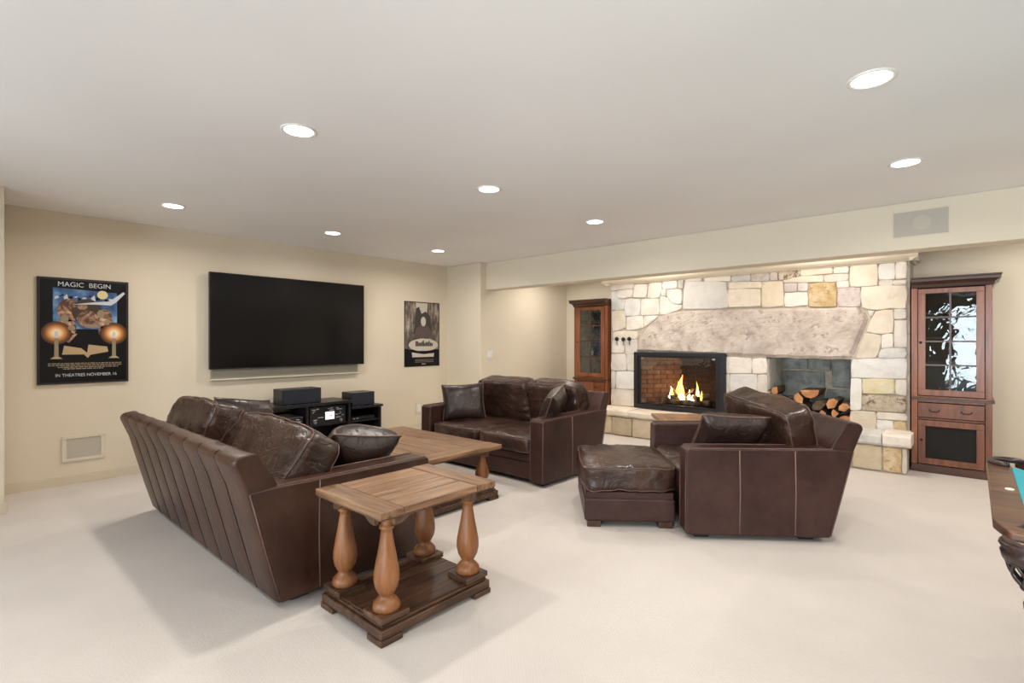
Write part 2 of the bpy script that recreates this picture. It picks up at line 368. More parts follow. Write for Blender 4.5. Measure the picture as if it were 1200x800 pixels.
# ---------------------------------------------------------------- fireplace
rnd = random.Random(5)
FP = thing('stone_fireplace', 'pale stone fireplace wall with a wide lintel stone, glazed firebox and log niche', 'fireplace', (0, 0, 0))
FB = (-3.72, -2.49, .38, 1.19)      # firebox opening
NI = (-1.94, -1.035, .375, 1.175)   # log niche opening
b_ = MB(); x0, x1, y0, y1 = -4.2, -.5, 7.0, 7.84
b_.box(x0, FB[0], y0, y1, 0, H); b_.box(FB[1], NI[0], y0, y1, 0, H); b_.box(NI[1], x1, y0, y1, 0, H)
for q in (FB, NI):
    b_.box(q[0], q[1], y0, y1, 0, q[2]); b_.box(q[0], q[1], y0, y1, q[3], H); b_.box(q[0], q[1], 7.66, y1, q[2], q[3])
b_.build('mortar_core', M_MORTAR, FP)
STONES = [
 ('p', [(-4.188,2.24),(-3.793,2.24),(-3.793,2.174),(-4.181,2.162)]),
 ('p', [(-4.071,2.154),(-3.811,2.162),(-3.828,2.05),(-4.066,2.03)]),
 ('g', [(-4.188,2.151),(-4.085,2.151),(-4.078,2.022),(-3.957,2.007),(-3.962,1.86),(-4.176,1.858)]),
 ('p', [(-3.779,2.229),(-3.57,2.214),(-3.599,2.02),(-3.811,2.032)]),
 ('p', [(-3.543,2.226),(-3.347,2.238),(-3.368,2.057),(-3.411,2.005),(-3.576,2.019)]),
 ('p', [(-3.336,2.24),(-3.116,2.24),(-3.12,2.131),(-3.336,2.132)]),
 ('g', [(-3.099,2.24),(-3.014,2.24),(-3.03,2.113),(-3.095,2.125)]),
 ('w', [(-3.945,2.008),(-3.701,2.005),(-3.701,1.762),(-3.945,1.759)]),
 ('p', [(-3.682,2.0),(-3.401,1.993),(-3.39,1.765),(-3.682,1.761)]),
 ('g', [(-3.272,2.112),(-3.038,2.102),(-3.05,1.901),(-3.157,1.906),(-3.262,2.001)]),
 ('p', [(-3.368,2.027),(-3.283,2.002),(-3.167,1.892),(-3.05,1.881),(-3.054,1.832),(-3.199,1.788),(-3.379,1.761)]),
 ('p', [(-3.347,2.127),(-3.287,2.127),(-3.293,2.019),(-3.357,2.039)]),
 ('c', [(-4.181,1.847),(-3.957,1.839),(-3.945,1.583),(-4.164,1.522)]),
 ('p', [(-3.922,1.742),(-3.655,1.75),(-3.644,1.578),(-3.922,1.54)]),
 ('c', [(-4.156,1.511),(-3.922,1.53),(-3.735,1.51),(-3.758,1.412),(-4.156,1.403)]),
 ('p', [(-3.633,1.749),(-3.401,1.745),(-3.51,1.667),(-3.628,1.584)]),
 ('p', [(-4.156,1.39),(-3.957,1.39),(-3.969,1.198),(-4.176,1.195)]),
 ('p', [(-3.943,1.39),(-3.758,1.398),(-3.742,1.214),(-3.781,1.182),(-3.943,1.179)]),
 ('o1', [(-3.01,2.202),(-2.739,2.194),(-2.432,2.157),(-2.444,1.815),(-3.03,1.827)]),
 ('p', [(-2.994,2.24),(-2.758,2.24),(-2.754,2.205),(-3.002,2.211)]),
 ('p', [(-2.729,2.24),(-2.378,2.24),(-2.378,2.175),(-2.729,2.199)]),
 ('g', [(-2.368,2.24),(-2.13,2.24),(-2.13,2.15),(-2.368,2.162)]),
 ('v', [(-2.118,2.24),(-1.903,2.24),(-1.903,2.138),(-2.118,2.149)]),
 ('v', [(-1.892,2.24),(-1.811,2.24),(-1.805,2.137),(-1.892,2.138)]),
 ('k', [(-1.799,2.24),(-1.555,2.24),(-1.555,2.135),(-1.794,2.136)]),
 ('c', [(-2.402,2.149),(-1.997,2.127),(-1.997,2.054),(-2.402,2.072)]),
 ('c', [(-2.406,2.059),(-2.009,2.042),(-2.009,1.822),(-2.406,1.823)]),
 ('o2', [(-1.988,2.129),(-1.748,2.116),(-1.743,1.81),(-1.991,1.809)]),
 ('p', [(-2.438,2.055),(-2.415,2.053),(-2.415,1.821),(-2.444,1.82)]),
 ('v', [(-1.731,2.088),(-1.593,2.081),(-1.593,1.98),(-1.731,1.982)]),
 ('v', [(-1.58,2.08),(-1.474,2.075),(-1.477,1.977),(-1.58,1.979)]),
 ('p', [(-1.727,1.971),(-1.48,1.964),(-1.477,1.809),(-1.727,1.799)]),
 ('o3', [(-1.462,2.057),(-1.182,2.056),(-1.175,1.773),(-1.459,1.786)]),
 ('c', [(-1.554,2.24),(-1.215,2.24),(-1.215,2.169),(-1.554,2.173)]),
 ('p', [(-1.204,2.24),(-1.058,2.24),(-1.061,2.159),(-1.204,2.168)]),
 ('c', [(-1.743,2.17),(-1.31,2.151),(-1.313,2.08),(-1.74,2.101)]),
 ('p', [(-1.298,2.153),(-1.058,2.149),(-1.061,2.085),(-1.179,2.073),(-1.298,2.075)]),
 ('p', [(-1.171,2.062),(-1.056,2.07),(-1.056,1.997),(-1.171,1.999)]),
 ('v', [(-1.165,1.989),(-0.946,1.983),(-0.943,1.767),(-1.161,1.772)]),
 ('c', [(-1.042,2.24),(-0.783,2.24),(-0.783,1.991),(-1.039,1.998)]),
 ('w', [(-0.77,2.24),(-0.627,2.24),(-0.633,2.052),(-0.77,2.057)]),
 ('p', [(-0.618,2.24),(-0.526,2.24),(-0.529,2.05),(-0.62,2.049)]),
 ('p', [(-0.77,2.047),(-0.648,2.041),(-0.648,1.987),(-0.77,1.99)]),
 ('p', [(-0.639,2.037),(-0.526,2.037),(-0.526,1.988),(-0.639,1.988)]),
 ('c', [(-0.933,1.985),(-0.524,1.977),(-0.529,1.728),(-0.658,1.739),(-0.8,1.724),(-0.93,1.759)]),
 ('p', [(-0.876,1.718),(-0.815,1.712),(-0.842,1.658),(-0.855,1.653)]),
 ('c', [(-0.8,1.708),(-0.643,1.722),(-0.643,1.47),(-0.735,1.452),(-0.887,1.48)]),
 ('p', [(-0.633,1.722),(-0.527,1.717),(-0.527,1.617),(-0.633,1.612)]),
 ('p', [(-0.63,1.605),(-0.527,1.608),(-0.527,1.305),(-0.63,1.311)]),
 ('c', [(-0.899,1.467),(-0.754,1.44),(-0.758,1.307),(-0.802,1.185),(-0.994,1.171)]),
 ('p', [(-0.744,1.443),(-0.642,1.456),(-0.642,1.304),(-0.748,1.291)]),
 ('g', [(-0.754,1.283),(-0.527,1.293),(-0.527,1.194),(-0.78,1.185)]),
 ('w', [(-1.021,1.166),(-0.524,1.189),(-0.529,0.968),(-1.03,0.959)]),
 ('w', [(-1.03,0.946),(-0.936,0.946),(-0.936,0.591),(-1.038,0.582)]),
 ('y', [(-0.925,0.941),(-0.631,0.955),(-0.636,0.797),(-0.925,0.782)]),
 ('p', [(-0.622,0.948),(-0.529,0.956),(-0.529,0.775),(-0.622,0.792)]),
 ('k', [(-0.925,0.767),(-0.532,0.767),(-0.532,0.602),(-0.929,0.59)]),
 ('c', [(-1.038,0.569),(-0.8,0.585),(-0.8,0.36),(-1.035,0.36)]),
 ('p', [(-0.79,0.582),(-0.524,0.583),(-0.524,0.514),(-0.79,0.509)]),
 ('w', [(-0.79,0.5),(-0.646,0.497),(-0.643,0.36),(-0.79,0.36)]),
 ('o3', [(-0.633,0.492),(-0.529,0.503),(-0.529,0.36),(-0.633,0.36)]),
 ('p', [(-2.436,1.162),(-2.117,1.151),(-2.117,0.961),(-2.436,0.947)]),
 ('p', [(-2.104,1.147),(-1.938,1.152),(-1.934,0.97),(-2.104,0.956)]),
 ('p', [(-2.436,0.935),(-2.393,0.934),(-2.393,0.698),(-2.436,0.684)]),
 ('w', [(-2.384,0.935),(-2.048,0.945),(-2.048,0.68),(-2.384,0.663)]),
 ('p', [(-2.039,0.941),(-1.927,0.945),(-1.927,0.672),(-2.039,0.664)]),
 ('p', [(-2.436,0.671),(-2.393,0.686),(-2.162,0.664),(-2.162,0.407),(-2.436,0.381)]),
 ('c', [(-2.151,0.665),(-1.927,0.662),(-1.927,0.407),(-2.151,0.397)]),
 ('p', [(-4.179,1.174),(-3.937,1.178),(-3.915,0.932),(-4.186,0.922)]),
 ('p', [(-3.919,1.178),(-3.787,1.18),(-3.787,0.925),(-3.9,0.925)]),
 ('p', [(-4.179,0.906),(-4.111,0.909),(-4.12,0.649),(-4.186,0.645)]),
 ('w', [(-4.092,0.909),(-3.787,0.911),(-3.787,0.65),(-4.101,0.643)]),
 ('p', [(-4.192,0.629),(-3.787,0.635),(-3.787,0.393),(-4.192,0.379)]),
]
LINTEL = [(-3.378, 1.744), (-3.034, 1.81), (-2.442, 1.803), (-1.632, 1.781), (-1.182, 1.767), (-0.9, 1.723), (-0.866, 1.645), (-1.02, 1.169), (-1.632, 1.162), (-2.129, 1.168), (-2.442, 1.19), (-3.17, 1.204), (-3.77, 1.222), (-3.723, 1.383), (-3.608, 1.535)]

def stone_mesh(poly, yf, proud, jit, parent, mat, name='stone', inset=.004, axis='y', sign=-1):
    """a rough-edged slab standing proud of the wall; poly in the wall's own plane"""
    cx = sum(p[0] for p in poly) / len(poly); cz = sum(p[1] for p in poly) / len(poly)
    ring = []
    n = len(poly)
    for i in range(n):
        a = Vector(poly[i]); b2 = Vector(poly[(i + 1) % n]); L_ = (b2 - a).length; k = 2 if L_ < .18 else (3 if L_ < .6 else 9)
        for j in range(k):
            t = j / k
            p = a.lerp(b2, t)
            if j == 0:
                c = Vector((cx, cz)); p = p.lerp(c, min(.12, .012 / max(.02, (p - c).length)))
            else: p = p + Vector((rnd.uniform(-jit, jit), rnd.uniform(-jit, jit)))
            ring.append(p)
    def shrink(p, d):
        v = Vector((cx, cz)) - p; L2 = v.length
        sx = v.x / max(abs(v.x), .02); 
        return p + v * min(.3, d / max(L2, .02)) * 1.0
    N_ = len(ring); vs = []
    layers = [(inset, .0), (inset, proud * .72), (inset + .010, proud)]
    P3 = (lambda u, w, d: (u, yf + sign * d, w)) if axis == 'y' else (lambda u, w, d: (yf + sign * d, u, w))
    for ins, d in layers:
        for p in ring:
            q = shrink(p, ins); vs.append(P3(q.x, q.y, d + (rnd.uniform(-.003, .003) if d else 0)))
    fs = []
    for l in range(len(layers) - 1):
        for i in range(N_): fs.append((l * N_ + i, l * N_ + (i + 1) % N_, (l + 1) * N_ + (i + 1) % N_, (l + 1) * N_ + i))
    vs.append(P3(cx, cz, proud + rnd.uniform(.0, .008))); c = len(vs) - 1; o_ = (len(layers) - 1) * N_
    for i in range(N_): fs.append((o_ + i, o_ + (i + 1) % N_, c))
    return MB().add(vs, fs).build(name, mat, parent)
def grow(poly, d):
    """open the traced outlines until the joints are narrow"""
    pts = [Vector(p) for p in poly]; n = len(pts); area_ = sum(pts[i].x * pts[(i + 1) % n].y - pts[(i + 1) % n].x * pts[i].y for i in range(n)); s = 1 if area_ > 0 else -1; out = []
    for i in range(n):
        e1_ = (pts[i] - pts[i - 1]).normalized(); e2_ = (pts[(i + 1) % n] - pts[i]).normalized()
        m_ = Vector((e1_.y, -e1_.x)) * s + Vector((e2_.y, -e2_.x)) * s
        q = pts[i] + m_ * d * (1 if m_.length > .9 else .6)
        out.append((max(-4.197, min(-.503, q.x)), min(2.243, q.y)))
    return out
for k, poly in STONES: stone_mesh(grow(poly, .0065), 7.0, rnd.uniform(.020, .040), .004, FP, ST[k], inset=.0)
# the wide lintel: a finely modelled rough slab
def lintel():
    poly = LINTEL; bm = bmesh.new(); n = 64; mrows = 16
    def xr(z):   # left and right limits at a height
        L_ = [(1.222, -3.765), (1.383, -3.72), (1.535, -3.60), (1.744, -3.36), (1.80, -3.04)]
        R_ = [(1.165, -1.025), (1.645, -.87), (1.723, -.90), (1.775, -.96)]
        def it(T):
            if z <= T[0][0]: return T[0][1]
            for (a, p), (b2, q) in zip(T, T[1:]):
                if z <= b2: return p + (q - p) * (z - a) / (b2 - a)
            return T[-1][1]
        return it(L_), it(R_)
    def zt(x): return 1.81 - .035 * (x + 3.04) / 2.1
    def zb(x): return 1.218 - .055 * min(1, (x + 3.765) / 2.2) + .004 * math.sin(x * 21)
    V = []
    for j in range(mrows + 1):
        t = j / mrows; row = []
        z0 = 1.165 + (1.80 - 1.165) * t; a, b2 = xr(z0)
        for i in range(n + 1):
            x = a + (b2 - a) * i / n; z = zb(x) + (zt(x) - zb(x)) * t
            edge = min(i, n - i, j, mrows - j)
            d = .045 * (1 if edge > 0 else 0) + .016 * noise.fractal(Vector((x * 4, z * 4, 3)), 1, 2, 4) * (1 if edge > 0 else .3)
            if edge == 0: x += .004 * math.sin(z * 60); 
            row.append(bm.verts.new((x, 7.0 - d, z)))
        V.append(row)
    for j in range(mrows):
        for i in range(n): bm.faces.new((V[j][i], V[j][i + 1], V[j + 1][i + 1], V[j + 1][i]))
    me = bpy.data.meshes.new('lintel_stone'); bm.normal_update(); bm.to_mesh(me); bm.free()
    tag(link('lintel_stone', me, ST['l'], FP), 'very wide rough mottled lintel stone above both openings')
lintel()
# niche lining
for x, z, w, h in ((-1.94, 1.0, .34, .175), (-1.60, .99, .26, .185), (-1.94, .63, .53, .355), (-1.34, .78, .30, .395), (-1.40, .375, .37, .39), (-1.94, .375, .53, .24)):
    stone_mesh([(x, z), (x + w, z), (x + w, z + h), (x, z + h)], 7.66, .035, .006, FP, ST['d'])
stone_mesh([(7.02, .40), (7.62, .40), (7.62, .74), (7.02, .74)], -1.94, .02, .004, FP, ST['g'], axis='x', sign=1)
stone_mesh([(7.02, .75), (7.62, .75), (7.62, 1.16), (7.02, 1.16)], -1.94, .02, .004, FP, ST['g'], axis='x', sign=1)
# raised hearth
MB().box(-4.2, -.5, 6.62, 7.0, 0, .29).build('hearth_core', M_MORTAR, FP)
x = -4.2; cuts = [-4.2, -3.95, -3.62, -3.11, -2.72, -2.36, -1.98, -1.60, -1.30, -.97, -.70, -.535, -.495]
kinds = ['h', 'h', 'h', 'c', 'h', 'p', 'h', 'c', 'y', 'h', 'o3', 'p']
for a, b2, k in zip(cuts, cuts[1:], kinds):
    hgt = .275
    stone_mesh([(a, .005), (b2, .005), (b2, hgt), (a, hgt)], 6.62, rnd.uniform(.018, .032), .004, FP, ST[k], inset=.003)
cuts = [-4.22, -3.66, -3.02, -2.42, -1.76, -1.18, -.94, -.70, -.455]
def slab(a, b2, zt_, k):
    n = 6; top = []; bot = []
    ys = [6.535 + rnd.uniform(-.014, .014) for _ in range(n + 1)]
    v = []; f = []
    for j, (dy, z) in enumerate(((.02, .285), (.0, .31), (.004, zt_ - .02), (.02, zt_), (.47, zt_))):
        for i in range(n + 1):
            x_ = a + .004 + (b2 - a - .008) * i / n
            v.append((x_, (ys[i] + dy) if dy < .1 else 7.0, z + rnd.uniform(-.003, .003) * (0 if dy > .1 else 1)))
    for i in range(n + 1): v.append((a + .004 + (b2 - a - .008) * i / n, 7.0, .285))
    m_ = n + 1
    for j in range(6):
        for i in range(n): f.append((j * m_ + i, j * m_ + i + 1, ((j + 1) % 6) * m_ + i + 1, ((j + 1) % 6) * m_ + i))
    f.append(tuple(j * m_ for j in range(6))[::-1]); f.append(tuple(j * m_ + n for j in range(6)))
    MB().add(v, f).build('hearth_slab', ST[k], FP)
for (a, b2), z, k in zip(zip(cuts, cuts[1:]), (.378, .372, .376, .37, .378, .385, .395, .405), 'ccpcpcgp'): slab(a, b2, z, k)
# firebox: a shell of fire brick with splayed sides
FX = MB(); yb = 7.60
FX.add([(FB[0], 7.02, .38), (FB[0] + .40, yb, .38), (FB[1] - .40, yb, .38), (FB[1], 7.02, .38),
        (FB[0], 7.02, 1.19), (FB[0] + .40, yb, 1.19), (FB[1] - .40, yb, 1.19), (FB[1], 7.02, 1.19)],
       [(0, 1, 5, 4), (1, 2, 6, 5), (2, 3, 7, 6), (0, 3, 2, 1), (4, 5, 6, 7)])
fb = FX.build('firebox', M_MORTARD, FP, fixn=False)
def brick_wall(p0, p1, mat, z0=.385, z1=1.18, inward=(0, -1)):
    p0 = Vector(p0); p1 = Vector(p1); L_ = (p1 - p0).length; d = (p1 - p0) / L_; nrm = Vector(inward)
    row = 0; z = z0
    while z + .066 < z1:
        s = -(.11 if row % 2 else 0)
        while s < L_ - .02:
            a = max(s, .0); e = min(s + .215, L_)
            if e - a > .03:
                q0 = p0 + d * (a + .004); q1 = p0 + d * (e - .004); th = rnd.uniform(.010, .016)
                vs = []
                for zz in (z, z + .062):
                    for q, t in ((q0, 0), (q1, 0), (q1, th), (q0, th)): w_ = q + nrm * t; vs.append((w_.x, w_.y, zz))
                MB().add(vs, [(0, 1, 2, 3), (4, 5, 6, 7), (0, 1, 5, 4), (1, 2, 6, 5), (2, 3, 7, 6), (3, 0, 4, 7)]).build('brick', mat, fb)
            s += .223
        z += .070; row += 1
sl = Vector((-(yb - 7.02), .40)).normalized() * -1
brick_wall((FB[0], 7.03), (FB[0] + .40, yb), M_BRICK, inward=(sl.x, sl.y))
brick_wall((FB[0] + .40, yb), (FB[1] - .40, yb), M_BRICKS)
brick_wall((FB[1] - .40, yb), (FB[1], 7.03), M_BRICKS, inward=(-sl.x, sl.y))
# metal surround with glass doors
fr = MB(); X0, X1, Z0, Z1 = -3.775, -2.43, .382, 1.212
for q in ((X0, X1, Z1 - .05, Z1), (X0, X1, Z0, Z0 + .055), (X0, X0 + .06, Z0 + .055, Z1 - .05), (X1 - .07, X1, Z0 + .055, Z1 - .05)):
    fr.box(q[0], q[1], 6.935, 7.01, q[2], q[3])
dfr = fr.build('door_surround', M_BLACKM, FP, bevel=.004)
fr = MB()
for q in ((X0 + .06, X0 + .095, Z0 + .055, Z1 - .05), (X1 - .135, X1 - .07, Z0 + .055, Z1 - .05), (X0 + .095, X1 - .135, Z1 - .075, Z1 - .05), (X0 + .095, X1 - .135, Z0 + .055, Z0 + .08)):
    fr.box(q[0], q[1], 6.955, 6.985, q[2], q[3])
fr.build('door_frame', M_BLACK, FP, bevel=.002)
MB().box(X0 + .095, X1 - .135, 6.968, 6.972, Z0 + .08, Z1 - .075).build('glass_door', M_FIREGLASS, FP)
for xx in (X0 + .13, X1 - .16): MB().box(xx - .018, xx + .018, 6.945, 6.957, Z1 - .098, Z1 - .075).build('door_clip', M_SILVER, FP, bevel=.002)
# iron hooks left of the lintel
for i, (hx, hz) in enumerate(((-4.066, 1.41), (-3.955, 1.403), (-3.853, 1.409))):
    t = thing('wall_hook', ('leftmost', 'middle', 'rightmost')[i] + ' of three small black iron hooks on the stone beside the firebox', 'hook', (hx, 6.962, hz), 0, 'iron hooks on the stonework')
    k = MB(); k.lathe([(.0, -.045), (.022, -.043), (.031, -.03), (.031, -.018), (.02, -.008), (.012, 0), (.012, .012)], n=14)
    o = k.build('hook_head', M_IRON, t); o.rotation_euler = (R(-90), 0, 0)
    o.rotation_euler = (R(-90), 0, 0)
    MB().tube([(0, -.012, -.01), (0, -.022, -.06), (0, -.012, -.085), (.012, -.006, -.09)], .005).build('hook_arm', M_IRON, t)
# grate, burning logs and flames
G = thing('fire_grate', 'black iron grate with burning logs inside the glazed firebox', 'fireplace grate', (-3.12, 7.28, .385))
g = MB()
for k in range(7): g.tube([(-.33 + k * .11, -.14, .07), (-.33 + k * .11, -.13, .045), (-.33 + k * .11, .12, .045), (-.33 + k * .11, .14, .12)], .009)
for yy in (-.1, .1): g.tube([(-.36, yy, .036), (.36, yy, .036)], .009)
for xx in (-.3, .3):
    for yy in (-.1, .1): g.tube([(xx, yy, .036), (xx, yy, 0)], .009)
g.build('grate_bars', M_IRON, G)
M_ASH = stone('charred_log', (.03, .024, .02), (.20, .17, .15), (.62, .56, .50), sc=11)
for a, b2, r_ in (((-.30, .06, .10), (.33, .04, .10), .042), ((-.28, -.06, .095), (.26, -.07, .10), .038), ((-.22, -.05, .16), (.05, .08, .17), .034), ((.22, -.08, .165), (-.02, .07, .175), .033),
                 ((-.30, -.02, .15), (-.16, .05, .26), .026), ((.12, -.03, .17), (.33, .05, .22), .028), ((-.10, -.07, .18), (-.22, .04, .30), .02), ((.02, -.04, .19), (.10, .03, .29), .02), ((-.36, -.1, .10), (-.42, -.08, .17), .012)):
    pts = [Vector(a).lerp(Vector(b2), t / 6) + Vector((0, 0, .006 * math.sin(t * 2.3))) for t in range(7)]
    MB().tube(pts, [r_ * (1 + .12 * math.sin(t * 1.9)) for t in range(7)], 9).build('burning_log', M_ASH, G)
M_FLAME = emit('flame', (1, .36, .07), 6.5); M_FLAMEC = emit('flame_core', (1, .66, .28), 11)
def flame(x, y, z, h, r, m, ph):
    pts = [(x + r * .55 * math.sin(ph + t * .85) * t / 8, y + .01 * math.cos(ph + t), z + h * t / 8) for t in range(9)]
    rr = [r * q for q in (.45, .85, 1, .92, .74, .55, .36, .18, .02)]
    MB().tube(pts, rr, 8).build('flame', m, G)
for a in ((-.07, 0, .14, .36, .052, M_FLAME, 1.), (-.06, -.02, .13, .22, .036, M_FLAMEC, .4), (-.12, .0, .14, .26, .034, M_FLAME, 2.2), (-.22, -.01, .12, .20, .03, M_FLAMEC, 3.), (-.19, -.03, .15, .15, .022, M_FLAME, .3),
          (.17, .0, .14, .27, .026, M_FLAME, 3.6), (.19, -.02, .15, .19, .02, M_FLAMEC, 4.2), (.06, -.02, .13, .16, .024, M_FLAMEC, 1.5), (.12, -.04, .11, .11, .026, M_FLAMEC, .7), (-.02, -.04, .12, .12, .022, M_FLAMEC, 5.), (.24, -.02, .14, .14, .018, M_FLAME, 2.)):
    flame(*a)
fl = bpy.data.lights.new('firelight', 'POINT'); fl.energy = 4; fl.color = (1, .50, .2); fl.shadow_soft_size = .08
flo = bpy.data.objects.new('firelight', fl); C.objects.link(flo); flo.parent = G; flo.location = (-.04, -.03, .33)

# firewood in the niche: every split log is a thing
def log(x, z, r, kind, ang, y=7.08, ln=.40, label='', m=None):
    pts = {'q': [(0, 0)] + [(math.cos(t) * 1.25, math.sin(t) * 1.25) for t in (0, .3, .62, .95, 1.25, 1.57)],
           'h': [(math.cos(t), math.sin(t)) for t in (0, .5, 1.05, 1.57, 2.1, 2.64, 3.14)],
           't': [(-.9, -.35), (-.1, -.75), (.95, -.3), (.7, .35), (.1, .6), (-.6, .3)]}[kind]
    cx = sum(p[0] for p in pts) / len(pts); cz = sum(p[1] for p in pts) / len(pts)
    pp = [((a - cx) * r, (c - cz) * r) for a, c in pts]
    ca, sa = math.cos(ang), math.sin(ang); pp = [(a * ca - c * sa, a * sa + c * ca) for a, c in pp]
    t = thing('firewood_log', label, 'log', (x, y, z), rnd.uniform(-.03, .03), 'split logs in the niche')
    n = len(pp); k = MB(); vs = []
    for j, yy in enumerate((.004, ln * .5, ln)):
        for a, c in pp: vs.append((a * (1 + .03 * (j == 1)), yy, c * (1 + .04 * (j == 1))))
    fs = [(j * n + i, j * n + (i + 1) % n, (j + 1) * n + (i + 1) % n, (j + 1) * n + i) for j in range(2) for i in range(n)] + [tuple(2 * n + i for i in range(n))]
    k.add(vs, fs); k.build('bark', M_BARK, t)
    MB().prism([(a * .995, c * .995) for a, c in pp], 'y', -.003, .004).build('cut_face', m or M_CUT, t)
vis = [(-1.87, .745, .062, 't', 1.3, 'small log standing on the leftmost orange log in the niche'),
 (-1.865, .635, .085, 'q', .78, 'orange cut log lying against the left jamb of the niche'),
 (-1.715, .60, .10, 'q', .78, 'pale yellow cut log second from the left in the niche pile', M_CUTP),
 (-1.60, .665, .075, 't', 1.9, 'upright wedge log left of the topmost log in the niche'),
 (-1.47, .725, .10, 'h', 3.2, 'topmost large log with a wide half-round cut face in the niche'),
 (-1.555, .575, .080, 'q', .6, 'brownish cut log below the topmost log in the niche', M_CUTP),
 (-1.385, .60, .085, 't', .5, 'dull brown log under the right end of the topmost log', M_BARK),
 (-1.245, .635, .080, 't', .75, 'pointed orange log at the left of the right-hand group in the niche'),
 (-1.120, .600, .070, 't', .35, 'orange wedge log against the right jamb of the niche'),
 (-1.225, .515, .060, 'q', 2.4, 'triangular orange log below the pointed log at the right of the niche'),
 (-1.110, .475, .068, 'q', .9, 'triangular log with pale edge low against the right jamb of the niche')]
for v in vis: log(v[0], v[1], v[2], v[3], v[4], label=v[5], m=v[6] if len(v) > 6 else None)
k_ = 0
for z, xs in ((.425, (-1.88, -1.77, -1.66, -1.55, -1.44, -1.33, -1.21)), (.50, (-1.81, -1.69, -1.57, -1.45, -1.34))):
    for x in xs:
        k_ += 1
        log(x, z, .048, 'q' if k_ % 2 else 't', rnd.uniform(0, 3), y=7.10, ln=.42, label='split log buried in the lower rows of the niche pile')
# ---------------------------------------------------------------- leather seating
def cushion_fn(w, d, h, crown=.25, p=7.0, wr=.006, seed=0, sag=0.0, wedge=0.0):
    """rounded box cushion, centre at origin: x width, y depth, z thickness"""
    def f(u, v, t):
        L_ = (abs(u) ** p + abs(v) ** p + abs(t) ** p) ** (1 / p); u, v, t = u / L_, v / L_, t / L_
        z = h / 2 * t * (1 - .12 + crown * (1 - u * u) * (1 - v * v)) * (1 + wedge * v)
        x = w / 2 * u * (1 - .02 * (1 - abs(t))); y = d / 2 * v
        z -= sag * (1 - u * u) * (1 - v * v)
        q = Vector((x * 5 + seed * 3.1, y * 5, z * 5 + seed))
        n = noise.fractal(q, 1, 2, 3)
        q2 = Vector((x * 3 + seed, y * 14 + seed, z * 9)); n2 = 1 - abs(noise.noise(q2)) * 2
        k = wr * n + wr * .8 * n2 * min(1, 1.6 * max(abs(u), abs(v)) ** 2)
        return Vector((x + u * k, y + v * k, z + t * k * 1.3))
    return f
def cube_grid(f, n=22, n3=8):
    vs = []; fs = []; idx = {}
    def V(u, v, t):
        key = (round(u, 4), round(v, 4), round(t, 4))
        if key not in idx: idx[key] = len(vs); vs.append(f(u, v, t))
        return idx[key]
    def L_(n): return [-1 + 2 * i / n for i in range(n + 1)]
    A, B = L_(n), L_(n3)
    for s in (-1, 1):
        for i in range(n):
            for j in range(n):
                q = [V(A[i], A[j], s), V(A[i + 1], A[j], s), V(A[i + 1], A[j + 1], s), V(A[i], A[j + 1], s)]; fs.append(q if s > 0 else q[::-1])
            for j in range(n3):
                q = [V(A[i], s, B[j]), V(A[i + 1], s, B[j]), V(A[i + 1], s, B[j + 1]), V(A[i], s, B[j + 1])]; fs.append(q[::-1] if s > 0 else q)
                q = [V(s, A[i], B[j]), V(s, A[i + 1], B[j]), V(s, A[i + 1], B[j + 1]), V(s, A[i], B[j + 1])]; fs.append(q if s > 0 else q[::-1])
    return vs, fs
def box_cushion(name, w, d, h, mat, parent, seed=0, pipe=True, n=22, **kw):
    f = cushion_fn(w, d, h, seed=seed, **kw); vs, fs = cube_grid(f, n)
    o = MB().add(vs, fs, True).build(name, mat, parent, fixn=False)
    if pipe:
        pm = MB()
        for s in (-.86, .86):
            loop = []
            for k in range(16): loop.append(f(-1 + 2 * k / 16, -1, s))
            for k in range(16): loop.append(f(1, -1 + 2 * k / 16, s))
            for k in range(16): loop.append(f(1 - 2 * k / 16, 1, s))
            for k in range(16): loop.append(f(-1, 1 - 2 * k / 16, s))
            c = Vector((0, 0, 0)); loop = [q + (q - c).normalized() * .002 for q in loop]
            pm.tube(loop, .0045, 5, closed=True)
        pm.build('piping', M_PIPE, o, fixn=False)
    return o
